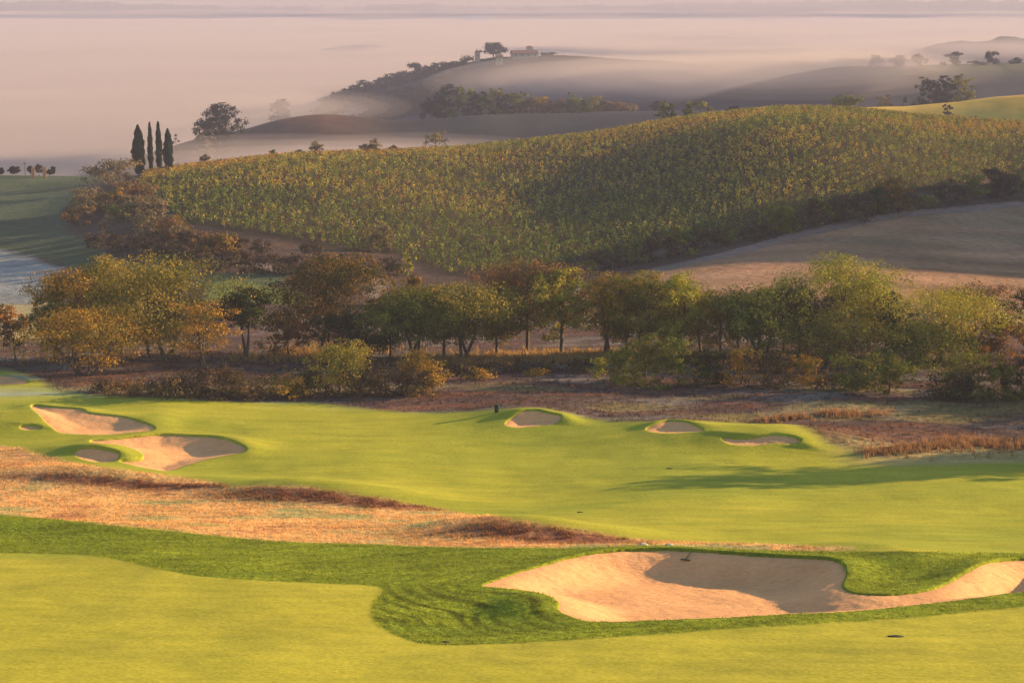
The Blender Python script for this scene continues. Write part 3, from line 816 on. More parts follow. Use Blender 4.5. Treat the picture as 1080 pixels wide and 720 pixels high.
for u_ in range(618, 1100, 17):
    vb_ = float(np.interp(u_, [600, 700, 800, 880, 950, 1010, 1080, 1250], [290, 272, 251, 234, 221, 212, 201, 186]))
    hh = 21 + 6 * math.sin(u_ * .7) + 4 * math.sin(u_ * .23)
    H_('dark brown shrub in the hedgerow beside the sloping track', 'shrub', u_, vb_, vb_ - hh, 25, 'brown' if k_ % 3 else 'green', .03, group='hedgerow beside the sloping track', shape='dome')
    k_ += 1
tree_px('broadleaf_tree', 'orange topped dark tree in the hedgerow on the right slope', 'tree', 940, 224, 187, 36, 'orange', .1, group=None)
tree_px('broadleaf_tree', 'dark tree left of the orange topped hedgerow tree', 'tree', 925, 225, 197, 32, 'dark', .08)
tree_px('broadleaf_tree', 'olive green bushy tree low on the vineyard slope', 'tree', 824, 246, 212, 36, 'green', .05)
B('broad dark thicket spreading left of the hedgerow trees', 'bush', 888, 232, 205, 50, 'brown', .02)
tree_px('broadleaf_tree', 'brownish tree in the hedgerow near the right edge', 'tree', 1050, 208, 182, 36, 'brown', .05)
# ------------------------------------------------------------------ cypresses and skyline
for (u_, vt_, w_, d_, lb) in ((145, 132, 16, 462, 'widest dark cypress, leftmost of the four on the crest'), (157.5, 129, 6.5, 470, 'thinnest cypress, second of the four on the crest'),
                              (166.5, 128.5, 8, 468, 'slim tall cypress, third of the four on the crest'), (176.5, 136, 12, 464, 'shorter tapering cypress at the right end of the four')):
    a_, s_ = ray(u_, vt_); x_, y_ = float(a_) * d_, d_; z_ = gz(x_, y_); H = float(s_) * d_ - z_; W = w_ * d_ / F
    root = bpy.data.objects.new('cypress_tree', None); C.objects.link(root); root.location = (x_, y_, z_); tag(root, lb, 'tree', 'four cypresses on the crest')
    r_ = np.random.default_rng(int(u_)); n_ = int(2600 + 1500 * W)
    t_ = r_.uniform(0, 1, n_) ** .9; prof = np.sin(np.pi * np.clip(t_ * .93 + .07, 0, 1)) ** .55 * (1 - .35 * t_)
    th = r_.uniform(0, 2 * np.pi, n_); rr = W * .47 * prof * r_.uniform(.55, 1.08, n_) * (1 + .16 * np.sin(th * 3 + t_ * 9 + u_) + .12 * np.sin(t_ * 31 + u_))
    z0_ = H * .08
    pts = np.stack([np.cos(th) * rr, np.sin(th) * rr, z0_ + t_ * (H - z0_)], 1)
    cols = np.array(PAL['cypress'])[r_.integers(0, 3, n_)]
    V, Fq, Cc = leaves(pts, .42, cols, int(u_), up=.1, out=np.stack([np.cos(th), np.sin(th), 0 * th], 1))
    mesh_np('crown', V, Fq, M['leaf'], Cc, False, root)
    V, Fq = tube([(0, 0, -.5), (0, 0, z0_ + 1), (0, 0, H * .7)], [.28, .24, .08], 8)
    mesh_np('trunk', np.array(V), np.array(Fq), M['bark'], None, True, root)
B('tiny dark shrub at the foot of the right end cypress', 'bush', 173, 181, 176, 6, 'dark', .05, d=464)
for (u_, vb_, vt_, w_, lb) in ((460, 166, 138, 22, 'largest bare brown tree on the vineyard crest'), (394, 168, 147, 13, 'bare tree on the crest left of the largest one'), (385, 169, 152, 10, 'thin bare tree leftmost of a close pair on the crest'),
                               (415, 168, 153, 8, 'very thin bare tree between the pair and the largest one'), (334, 172, 148, 14, 'bare tree on the left crest against the mist'), (316, 173, 158, 8, 'smaller bare tree on the left crest against the mist'),
                               (288, 172, 158, 6, 'tiny bare tree on the left crest in thick mist'), (216, 175, 163, 9, 'brown little tree nearest the cypresses on the crest')):
    tree_px('bare_tree', lb, 'tree', u_, vb_, vt_, w_, 'tan', .2, d=500, dens=.35, shape='vase', group='bare trees on the vineyard crest', r0=.16)
for (u_, vb_, vt_, w_, d_, p_, lb) in ((893, 118, 100, 30, 560, 'green', 'dark rounded bush tree on the crest at upper right'), (738, 130, 106, 22, 545, 'green', 'dark small tree on the crest left of upper right'), (726, 130, 109, 12, 545, 'green', 'smaller dark tree joined to the crest tree'),
                                       (698, 133, 107, 13, 545, 'green', 'upright small dark tree first in the crest line'), (708, 133, 109, 10, 545, 'green', 'narrow dark tree second in the crest line'), (775, 124, 112, 12, 548, 'dark', 'low dark bush on the crest in the middle'), (812, 121, 111, 5, 548, 'dark', 'tiny dark bush alone on the crest')):
    tree_px('broadleaf_tree', lb, 'tree', u_, vb_, vt_, w_, p_, .05, d=d_, group='trees along the vineyard crest')
tree_px('broadleaf_tree', 'dark round tree standing alone in the mist above the cypresses', 'tree', 231, 146, 110, 42, 'far', .12, d=750, lobes=14, shape='round')
for (u_, w_, vt_) in ((208, 12, 134), (218, 14, 136), (186, 8, 142)):
    B('pale misty bush beside the lone round tree', 'bush', u_, 150, vt_, w_, 'tan', .03, d=740, group='misty bushes by the lone tree')
B('faint wide bush dissolving in the mist right of the lone tree', 'bush', 297, 124, 105, 26, 'far', .03, d=1150)
# wood on the middle hill
WD = 'trees of the wood on the middle hill'
for (u_, vt_, w_, p_, lb) in ((455, 106, 22, 'far', None), (470, 90, 30, 'far', None), (484, 92, 26, 'green', None), (500, 97, 26, 'far', None), (516, 94, 28, 'green', None), (531, 97, 24, 'far', None), (543, 97, 22, 'green', None), (556, 103, 24, 'russet', None),
                              (570, 102, 24, 'ochre', None), (582, 104, 20, 'russet', None), (600, 98, 22, 'green', None), (612, 103, 20, 'green', None), (627, 102, 22, 'olive', None), (640, 107, 20, 'russet', None), (652, 108, 20, 'russet', None), (663, 110, 16, 'tan', None)):
    tree_px('broadleaf_tree', {'far': 'dark hazy tree in the wood on the middle hill', 'green': 'greenish tree in the wood on the middle hill', 'russet': 'russet tree in the wood on the middle hill', 'ochre': 'ochre tree in the wood on the middle hill',
            'olive': 'olive tree in the right part of the wood on the middle hill', 'tan': 'tan tree at the right end of the wood on the middle hill'}[p_], 'tree', u_, 122, vt_, w_, p_, .03, d=842, group=WD)
tree_px('broadleaf_tree', 'single dark tree right of the wood on the middle hill', 'tree', 692, 119, 107, 12, 'far', .03, d=822)
# wood climbing the villa hill
VH = 'trees of the wood on the villa hill'
for (u_, vt_, w_) in ((346, 105, 14), (355, 101, 14), (364, 98, 14), (373, 95, 14), (381, 93, 12), (389, 88, 15), (398, 90, 13), (406, 84, 15), (415, 82, 16), (424, 79, 15), (433, 78, 14), (441, 72, 15), (450, 74, 13), (459, 71, 13), (467, 71, 12), (475, 69, 11), (483, 67, 10), (491, 64, 10), (514, 62, 12),
                      (590, 59, 12), (578, 56, 9), (602, 61, 12), (615, 62, 12), (628, 62, 12)):
    vb_ = float(np.interp(u_, [340, 370, 400, 440, 470, 500, 530, 640], [112, 104, 96, 86, 76, 68, 64, 66]))
    tree_px('broadleaf_tree', 'hazy blue dark tree on the ridge of the villa hill', 'tree', u_, vb_, vt_ - (4 if u_ < 500 else 1) - 2 * math.sin(u_), w_ + 5, 'far', .03, d=1340, group=VH)
for (u_, vb_, vt_, w_) in ((360, 112, 103, 16), (378, 112, 101, 18), (396, 110, 97, 18), (414, 108, 94, 18), (432, 106, 90, 18), (388, 118, 108, 18), (408, 118, 105, 18), (428, 118, 103, 18), (448, 110, 90, 20), (352, 118, 110, 14), (370, 120, 111, 16)):
    tree_px('broadleaf_tree', 'dark tree on the lower left flank of the villa hill', 'tree', u_, vb_, vt_, w_, 'far', .03, d=1250, group='trees on the flank of the villa hill')
for k_ in range(34):
    t_ = (k_ * .618 + .1) % 1.0; u_ = 338 + t_ * 150; vv_ = float(np.interp(u_, [340, 370, 400, 440, 470, 500], [112, 103, 95, 86, 77, 70])) + 3 + ((k_ * .381) % 1.0) * 26
    tree_px('broadleaf_tree', 'dark tree on the lower left flank of the villa hill', 'tree', u_, vv_ + 9, vv_ - 4, 24, 'far', .03, d=1345 - (vv_ - 70) * 4.0 - ((k_ * .381) % 1.0) * 60, group='trees on the flank of the villa hill')
# umbrella pine
tree_px('umbrella_pine', 'umbrella pine with a flat spreading top beside the hilltop villa', 'tree', 521, 67, 45, 24, 'far', .34, d=1335, shape='round', lobes=12, r0=.5)
# right hill trees
for (u_, vb_, vt_, w_, lb) in ((1046, 70, 54, 14, 'round dark tree on the far right skyline'), (1006, 71, 55, 14, 'dark tree on the skyline left of the round one'), (994, 71, 66, 5, 'tiny bush between two skyline trees'), (969, 72, 57, 15, 'grey misty tree, third from the right on the skyline'),
                               (946, 73, 58, 14, 'fainter misty tree left of the grey one on the skyline'), (924, 74, 58, 14, 'palest misty skyline tree almost lost in fog'), (1071, 70, 61, 11, 'small reddish tree at the right edge of the skyline'), (1030, 71, 64, 18, 'low wide bush on the skyline behind the round tree')):
    tree_px('broadleaf_tree', lb, 'tree', u_, vb_, vt_, w_, 'far', .12, d=1095, group='trees on the far right skyline')
for (u_, vt_, w_, lb) in ((981, 83, 28, 'left dark tree of the clump above the yellow field'), (996, 81, 26, 'middle dark tree of the clump above the yellow field'), (1010, 80, 26, 'right greenish tree of the clump above the yellow field')):
    tree_px('broadleaf_tree', lb, 'tree', u_, 110, vt_, w_, 'far' if u_ < 1005 else 'green', .03, d=760, group='clump above the yellow field')
tree_px('broadleaf_tree', 'small tree standing at the near edge of the yellow field', 'tree', 1001, 124, 107, 11, 'brown', .15, d=640)
tree_px('broadleaf_tree', 'tiny dark tree left of the clump above the yellow field', 'tree', 955, 112, 103, 8, 'far', .05, d=745)
tree_px('broadleaf_tree', 'pale brown misty bush left of the clump above the yellow field', 'tree', 935, 114, 101, 18, 'tan', .03, d=745)
# left skyline
for (u_, vt_, w_, lb) in ((2, 177, 5, 'tiny dark tree at the left edge of the skyline'), (13, 175, 8, 'small bare tree second on the left skyline'), (18.5, 176, 7, 'small bare tree third on the left skyline'), (41.5, 173.5, 9, 'small tree between the two orange lit pillars'),
                          (32, 175, 5, 'dark shrub left of the first orange lit pillar'), (52, 179, 6, 'low dark shrub right of the orange lit pillars'), (56.5, 176, 4, 'thin reddish tree right of the orange lit pillars')):
    tree_px('small_tree', lb, 'tree', u_, 187, vt_, w_ * .85, 'brown', .38, d=503, group='small trees on the left skyline', dens=.8)

# ------------------------------------------------------------------ vines
def scatter(poly, n_, seed, ymax=None):
    r = np.random.default_rng(seed); lo = poly.min(0); hi = poly.max(0)
    X = r.uniform(lo[0], hi[0], n_); Y = r.uniform(lo[1], hi[1], n_)
    return X, Y
r_ = np.random.default_rng(5)
lo, hi = VINE.min(0), VINE.max(0)
th = R(58); cx_, cy_ = (lo + hi) / 2; ext = 420
rows = np.arange(-ext, ext, 2.5); along = np.arange(-ext, ext, 1.15)
RR, LL = np.meshgrid(rows, along); RR = RR.ravel(); LL = LL.ravel() + r_.normal(0, .2, RR.size); RR = RR + r_.normal(0, .16, RR.size)
X = cx_ + LL * math.cos(th) - RR * math.sin(th); Y = cy_ + LL * math.sin(th) + RR * math.cos(th)
m = (X > lo[0]) & (X < hi[0]) & (Y > lo[1]) & (Y < hi[1]) & (X / Y < .34) & (Y < 560)
X, Y = X[m], Y[m]
sdv = sdf(X, Y, VINE, 12.0); m = (sdv < -.5) & (r_.random(len(X)) > .04); X, Y = X[m], Y[m]
Z = base_h(X, Y); nv = len(X)
k = 17
vs = r_.uniform(.75, 1.2, nv)
off = r_.normal(size=(nv, k, 3)); off /= np.linalg.norm(off, axis=2)[:, :, None]
off = off * r_.uniform(.6, 1.0, (nv, k, 1)) * np.array((.46, .46, .72)) * vs[:, None, None]
cent = np.stack([X, Y, Z + .95 * vs], 1)[:, None, :] + off
g = fbm(X / 45, Y / 45, 201); g2 = fbm(X / 12, Y / 12, 202); crest = sst(420, 500, Y) * .5 + .65 * np.exp(-((X / Y + .15) / .12) ** 2) * sst(370, 470, Y)
mixv = np.clip(.30 + .7 * g + .45 * g2 + crest - .25 + r_.normal(0, .28, nv), 0, 1)
pg = np.array((.13, .15, .028)); py = np.array((.34, .27, .045)); po = np.array((.42, .19, .035)); pb = np.array((.14, .085, .04))
base = pg + (py - pg) * np.clip(mixv * 1.6, 0, 1)[:, None]
base = base + (po - base) * np.clip(mixv * 1.8 - 1.1, 0, .8)[:, None]
br = (r_.random(nv) < .12)[:, None]; base = np.where(br, pb, base)
base = base * r_.uniform(.75, 1.6, (nv, 1))
colv = np.repeat(base, k, 0) * r_.uniform(.65, 1.3, (nv * k, 1))
V, Fq, Cc = leaves(cent.reshape(-1, 3), .40, colv, 77, up=.1, out=(off / .6).reshape(-1, 3))
o = mesh_np('grapevines', V, Fq, M['leaf'], Cc, False)
tag(o, 'autumn yellow and green grapevines covering the sunlit hill', 'vineyard', kind='stuff')

# ------------------------------------------------------------------ grasses
def blades(name, label, X, Y, h, wdt, nb, colfn, seed, lean=.35, zoff=0.0, spread=.18):
    r = np.random.default_rng(seed); n_ = len(X)
    Z = full_h(X, Y) + zoff
    Bx = np.repeat(X, nb) + r.normal(0, spread, n_ * nb) * .6; By = np.repeat(Y, nb) + r.normal(0, spread, n_ * nb) * .6
    Bz = np.repeat(Z, nb) - .03
    th = r.uniform(0, np.pi, n_ * nb); hh = np.repeat(h * r.uniform(.6, 1.3, n_), nb) * r.uniform(.6, 1.1, n_ * nb)
    ww = wdt * r.uniform(.7, 1.3, n_ * nb)
    lx = r.normal(0, lean, n_ * nb) * hh - .12 * hh; ly = r.normal(0, lean, n_ * nb) * hh
    p0 = np.stack([Bx - np.cos(th) * ww, By - np.sin(th) * ww, Bz], 1); p1 = np.stack([Bx + np.cos(th) * ww, By + np.sin(th) * ww, Bz], 1)
    p2 = np.stack([Bx + lx, By + ly, Bz + hh], 1)
    V = np.stack([p0, p1, p2], 1).reshape(-1, 3)
    c = np.repeat(colfn(X, Y), nb, 0) * r.uniform(.75, 1.25, (n_ * nb, 1)); c = np.repeat(c, 3, 0)
    o = mesh_np(name, V, np.arange(len(V)).reshape(-1, 3), M['blade'], c, False, k=3)
    tag(o, label, 'grass', kind='stuff'); return o
def paintcol(X, Y):
    return paint(X, Y, None)[0]
def inside(poly, n_, seed, m0=-.1, clump=None):
    X, Y = scatter(poly, n_, seed)
    k = (np.abs(X / Y) < .33)
    X, Y = X[k], Y[k]
    s = sdf(X, Y, poly, 3.0)
    for kk, (pb, dp) in BUNK.items(): s = np.maximum(s, .12 - sdf(X, Y, pb, 1.0))
    k = s < m0
    X, Y = X[k], Y[k]
    if clump:
        q = fbm(X / clump, Y / clump, seed + 3); k = q + np.random.default_rng(seed).random(len(X)) * .9 > .35; X, Y = X[k], Y[k]
    return X, Y
X, Y = inside(RP['dry_rough'], 52000, 301)
blades('dry_grass', 'orange dry tall grass on the dune across the fairway', X, Y, .15, .028, 5, lambda x, y: paintcol(x, y) * 1.1, 302)
X, Y = inside(RP['fringe'], 70000, 303, .07)
blades('long_grass_blades', 'dark green unmown grass around the front bunker', X, Y, .10, .028, 4, lambda x, y: paintcol(x, y) * 1.05, 304, .5)
X, Y = inside(RP['heath'], 34000, 305); k = (Y < 215); X, Y = X[k], Y[k]
blades('heath_grass', 'purple brown heath grass between fairway and trees', X, Y, .35, .045, 5, lambda x, y: paintcol(x, y) * 1.0, 306)
HX, HY = [], []
for (hx_, hy_, rx_, ry_) in HEATHER_SHADE:
    r_ = np.random.default_rng(int(rx_ * 10)); n_ = int(rx_ * ry_ * 42)
    a_ = r_.normal(0, .55, n_) * rx_; b_ = r_.normal(0, .5, n_) * ry_
    HX.append(hx_ + a_); HY.append(hy_ + b_ - .28 * a_)
HX = np.concatenate(HX); HY = np.concatenate(HY); k = (sdf(HX, HY, RP['dry_rough'], 3.0) < -.2) & (fbm(HX / 1.1, HY / 1.1, 19) > -.05); HX, HY = HX[k], HY[k]
blades('heather', 'red brown heather tussocks, coloured darker as shade on the backs of the dune', HX, HY, .20, .04, 8, lambda x, y: paintcol(x, y) * .9, 320, .45)
def line_pts(pts, n_, wd, seed):
    r = np.random.default_rng(seed); t = r.uniform(0, len(pts) - 1, n_)
    u_ = np.interp(t, range(len(pts)), [p[0] for p in pts]); v_ = np.interp(t, range(len(pts)), [p[1] for p in pts])
    X, Y = hit(u_, v_); return X + r.normal(0, wd, n_), Y + r.normal(0, wd, n_)
X1, Y1 = line_pts([(1010, 466), (1040, 469), (1080, 471), (1130, 472)], 620, 1.2, 311)
q_ = fbm(X1 / 1.6, Y1 / 1.6, 12) > -.15; X1, Y1 = X1[q_], Y1[q_]
X2, Y2 = line_pts([(868, 437), (890, 437), (935, 436)], 150, .6, 312)
X3, Y3 = line_pts([(800, 445), (850, 440)], 130, .4, 313)
X4, Y4 = line_pts([(915, 478), (960, 474), (1010, 470)], 300, .7, 314)
blades('reed_grass', 'glowing orange tall reeds at the right edge of the heath', np.r_[X1, X2, X3, X4], np.r_[Y1, Y2, Y3, Y4], .60, .03, 8, lambda x, y: np.tile(np.array((.36, .19, .09)), (len(x), 1)), 315, .22)
X, Y = line_pts([(470, 383), (540, 378), (620, 378), (640, 380)], 1600, 3.0, 316)
X5, Y5 = line_pts([(290, 380), (330, 375), (380, 370)], 500, 3.0, 317)
blades('golden_grass', 'golden tall grass showing between the tree trunks', np.r_[X, X5], np.r_[Y, Y5], .7, .06, 7, lambda x, y: np.tile(np.array((.42, .25, .09)), (len(x), 1)), 318, .3)
# ------------------------------------------------------------------ small things
def simple_mat(name, c0, c1, scale=2.0, rough=.85):
    m, nt, _, L = new_mat(name)
    n1 = noise(nt, scale, 4); finish(nt, ramp(nt, n1, [(.3, c0), (.7, c1)]), rough, n1, .3, .05); return m
M['plaster'] = simple_mat('old plaster', (.42, .32, .24), (.52, .41, .31), .6)
M['ochre_wall'] = simple_mat('ochre render', (.55, .25, .11), (.66, .32, .15), 1.5)
M['tile'] = simple_mat('clay roof tiles', (.20, .10, .07), (.28, .15, .10), 2.0)
M['glass'] = simple_mat('dark window', (.03, .035, .045), (.05, .055, .065), 1.0, .3)
M['wood'] = simple_mat('weathered wood', (.10, .07, .05), (.16, .12, .09), 6)
M['metal'] = simple_mat('dark green metal', (.02, .035, .025), (.03, .05, .035), 6, .5)
M['stone'] = simple_mat('pale stone', (.40, .40, .37), (.56, .55, .50), 5)
class MB:
    def __init__(s): s.v = []; s.f = []
    def box(s, x0, x1, y0, y1, z0, z1):
        o_ = len(s.v)
        s.v += [(x0, y0, z0), (x1, y0, z0), (x1, y1, z0), (x0, y1, z0), (x0, y0, z1), (x1, y0, z1), (x1, y1, z1), (x0, y1, z1)]
        s.f += [tuple(i + o_ for i in q) for q in ((3, 2, 1, 0), (4, 5, 6, 7), (0, 1, 5, 4), (1, 2, 6, 5), (2, 3, 7, 6), (3, 0, 4, 7))]; return s
    def gable(s, x0, x1, y0, y1, z0, h, ov=.4):
        o_ = len(s.v); ym = (y0 + y1) / 2; t = .25
        for dz in (0, t):
            s.v += [(x0 - ov, y0 - ov, z0 + dz), (x1 + ov, y0 - ov, z0 + dz), (x1 + ov, ym, z0 + h + dz), (x0 - ov, ym, z0 + h + dz), (x1 + ov, y1 + ov, z0 + dz), (x0 - ov, y1 + ov, z0 + dz)]
        s.f += [tuple(i + o_ for i in q) for q in ((0, 3, 2, 1), (3, 5, 4, 2), (6, 7, 8, 9), (9, 8, 10, 11), (0, 1, 7, 6), (4, 5, 11, 10), (1, 2, 8, 7), (2, 4, 10, 8), (0, 6, 9, 3), (3, 9, 11, 5))]; return s
    def hip(s, x0, x1, y0, y1, z0, h, ov=.3):
        o_ = len(s.v); cx, cy = (x0 + x1) / 2, (y0 + y1) / 2
        s.v += [(x0 - ov, y0 - ov, z0), (x1 + ov, y0 - ov, z0), (x1 + ov, y1 + ov, z0), (x0 - ov, y1 + ov, z0), (cx, cy, z0 + h)]
        s.f += [tuple(i + o_ for i in q) for q in ((3, 2, 1, 0), (0, 1, 4), (1, 2, 4), (2, 3, 4), (3, 0, 4))]; return s
    def tube(s, path, rad, sides=8):
        v, f = tube(path, rad, sides); o_ = len(s.v)
        s.v += [tuple(map(float, p)) for p in v]; s.f += [tuple(i + o_ for i in q) for q in f]
        n_ = len(path)
        s.f.append(tuple(o_ + i for i in range(sides))[::-1]); s.f.append(tuple(o_ + (n_ - 1) * sides + i for i in range(sides))); return s
    def build(s, name, mat, parent=None, bevel=0):
        me = bpy.data.meshes.new(name); me.from_pydata(s.v, [], s.f); me.update(); me.materials.append(mat)
        o_ = bpy.data.objects.new(name, me); C.objects.link(o_)
        if parent: o_.parent = parent
        if bevel:
            b_ = o_.modifiers.new('bevel', 'BEVEL'); b_.width = bevel; b_.segments = 2
        return o_
def root_at(name, label, cat, x, y, z, rz=0, group=None):
    o_ = bpy.data.objects.new(name, None); C.objects.link(o_); o_.location = (x, y, z); o_.rotation_euler = (0, 0, rz)
    return tag(o_, label, cat, group)
def house(name, label, u, vb, d, w_, dp, h_, rh, rz=0, wall='plaster', roof='gable', wins=3, group=None, sink=1.0):
    a_, s_ = ray(u, vb); x_, y_ = float(a_) * d, d; z_ = max(gz(x_, y_), float(s_) * d) - sink if vb else gz(x_, y_)
    r0 = root_at(name, label, 'building', x_, y_, z_, rz, group)
    MB().box(-w_ / 2, w_ / 2, -dp / 2, dp / 2, 0, h_ + sink).build('wall', M[wall], r0)
    (MB().gable(-w_ / 2, w_ / 2, -dp / 2, dp / 2, h_ + sink, rh) if roof == 'gable' else MB().hip(-w_ / 2, w_ / 2, -dp / 2, dp / 2, h_ + sink + .003, rh)).build('roof', M['tile'], r0)
    for i in range(wins):
        wx = -w_ / 2 + w_ * (i + .5) / wins
        MB().box(wx - .35, wx + .35, -dp / 2 - .04, -dp / 2 + .05, sink + h_ * .5, sink + h_ * .5 + 1.1).build('window', M['glass'], r0)
    return r0
house('villa', 'long low villa roofed in tile on top of the misty hill', 553, 63, 1338, 18, 9, 3.2, 2.2, .15, wins=4)
house('tower', 'square hilltop tower rising from the right end of the villa', 558.5, 60, 1344, 4.4, 4.4, 6.8, .9, .1, roof='hip', wins=1)
house('tower', 'narrow hilltop tower left of the umbrella pine', 503.5, 64, 1336, 3.2, 3.2, 5.6, 1.5, .2, roof='hip', wins=1)
house('cottage', 'pale cottage in the mist right under the umbrella pine', 526.5, 70, 1290, 4.5, 6, 5.0, 1.5, 0, wins=1)
# two ochre gate pillars on the left skyline
for (u_, vt_, lb) in ((34.5, 176, 'shorter orange lit pillar on the left skyline'), (46.5, 175.5, 'taller orange lit pillar on the left skyline, right of the small tree')):
    a_, s_ = ray(u_, vt_); d_ = 497; x_, y_ = float(a_) * d_, d_; z_ = gz(x_, y_); h_ = float(s_) * d_ - z_
    r0 = root_at('gate_pillar', lb, 'pillar', x_, y_, z_, .35, 'orange lit pillars on the left skyline')
    MB().box(-.42, .42, -.42, .42, -.3, h_ - .25).build('shaft', M['ochre_wall'], r0, .03)
    MB().hip(-.42, .42, -.42, .42, h_ - .247, .25, .1).build('cap', M['tile'], r0)
a_, s_ = ray(26, 171); x_, y_ = float(a_) * 500, 500; z_ = gz(x_, y_); h_ = float(s_) * 500 - z_
r0 = root_at('utility_pole', 'thin wooden utility pole on the left skyline', 'pole', x_, y_, z_)
MB().tube([(0, 0, -.4), (0, 0, h_)], [.10, .07]).build('pole', M['wood'], r0)
MB().box(-.6, .6, -.05, .05, h_ - .5, h_ - .38).build('crossarm', M['wood'], r0)
# fence posts along the sloping track
k_ = 0
for u_ in (628, 646, 664, 682, 700, 718, 738, 758, 780):
    vv = float(np.interp(u_, [600, 700, 800], [294, 275, 254])); hx, hy = hit(u_, vv); x_, y_ = float(hx[0]), float(hy[0])
    o_ = MB().tube([(0, 0, -.3), (0, 0, 1.35)], [.07, .06], 8).build('fence_post', M['wood']); o_.location = (x_, y_, gz(x_, y_))
    tag(o_, 'thin wooden post in the fence along the dark hedgerow and track', 'post', 'fence posts along the track')
# marker box on the fairway rim
hx, hy = hit(524, 435); x_, y_ = float(hx[0]), float(hy[0])
r0 = root_at('litter_bin', 'small dark green bin on the fairway rim beside the round bunker', 'bin', x_, y_, gz(x_, y_), .3)
MB().tube([(0, 0, -.05), (0, 0, .10), (0, 0, .62)], [.20, .21, .24], 12).build('body', M['metal'], r0)
MB().tube([(0, 0, .62), (0, 0, .66), (0, 0, .72)], [.27, .27, .12], 12).build('lid', M['metal'], r0)
# rake lying on the far bank of the large bunker
def sand_z(x, y):
    poly, dep = BUNK['A']; X = np.array([x]); Y = np.array([y]); s = sdf(X, Y, poly, 3.0); cx, cy = poly.mean(0)
    ang = np.clip(((X - cx) * .35 + (Y - cy) * .94) / (np.abs(poly[:, 1] - cy).max() + .1), -1, 1); back = sst(-.2, .7, ang)
    return float((base_h(X, Y) + sand_prof('A', s, back))[0])
hx, hy = hit(724, 590); x_, y_ = float(hx[0]), float(hy[0])
zr_ = sand_z(x_, y_)
r0 = root_at('bunker_rake', 'dark rake lying on the shaded far bank of the large bunker', 'rake', x_, y_, zr_ + .05, .5)
p_ = [(.65, .45), (-.15, -.1)]
zz = [sand_z(x_ + a * math.cos(.5) - b * math.sin(.5), y_ + a * math.sin(.5) + b * math.cos(.5)) - zr_ + .04 for a, b in p_]
MB().tube([(p_[0][0], p_[0][1], zz[0]), (p_[1][0], p_[1][1], zz[1])], [.028, .028]).build('handle', M['metal'], r0)
hd = MB().tube([(-.32, .10, zz[1]), (.02, -.30, zz[1])], [.035, .035])
for i in range(7):
    t = i / 6; hd.tube([(-.32 + .34 * t, .10 - .40 * t, zz[1]), (-.32 + .34 * t - .02, .10 - .40 * t - .02, zz[1] - .09)], [.012, .008], 5)
hd.build('rake_head', M['metal'], r0)
# small drain hollows / stones on the turf
def rock(label, u, v, sx, sy, sz, mat, name, cat, seed, lift=0.0, group=None):
    hx, hy = hit(u, v); x_, y_ = float(hx[0]), float(hy[0]); r = random.Random(seed)
    V = []; Fq = []; nl, nm = 7, 12
    for i in range(nl + 1):
        for j in range(nm):
            t = math.pi * i / nl; p = 2 * math.pi * j / nm; q = 1 + (r.uniform(-.12, .12) if 0 < i < nl else 0)
            V.append((sx * math.sin(t) * math.cos(p) * q, sy * math.sin(t) * math.sin(p) * q, sz * math.cos(t) * q))
    for i in range(nl):
        for j in range(nm): Fq.append((i * nm + j, i * nm + (j + 1) % nm, (i + 1) * nm + (j + 1) % nm, (i + 1) * nm + j))
    o_ = mesh_np(name, np.array(V), np.array(Fq), M[mat]); o_.location = (x_, y_, gz(x_, y_) + lift)
    tag(o_, label, cat, group)
M['earth'] = simple_mat('dark earth', (.035, .028, .02), (.07, .05, .035), 8)
rock('dark worn divot in the putting turf at lower right', 945, 671, .42, .22, .05, 'earth', 'divot', 'divot', 1, .0)
rock('small dark divot at the edge of the long turf near the bottom', 470, 677, .22, .14, .05, 'earth', 'divot', 'divot', 2, .0)
rock('tiny dark mark on the fairway below the middle small bunker', 706, 494, .28, .16, .05, 'earth', 'divot', 'divot', 3, .0)
rock('tiny dark mark on the fairway above the dry dune', 612, 540, .24, .14, .05, 'earth', 'divot', 'divot', 4, .0)
rock('pale blue green stone at the dry verge above the large bunker, left one', 678, 577, .30, .2, .09, 'stone', 'stone', 'stone', 5, .03)
rock('pale stone at the dry verge above the large bunker, right one', 706, 578, .26, .18, .08, 'stone', 'stone', 'stone', 6, .03)
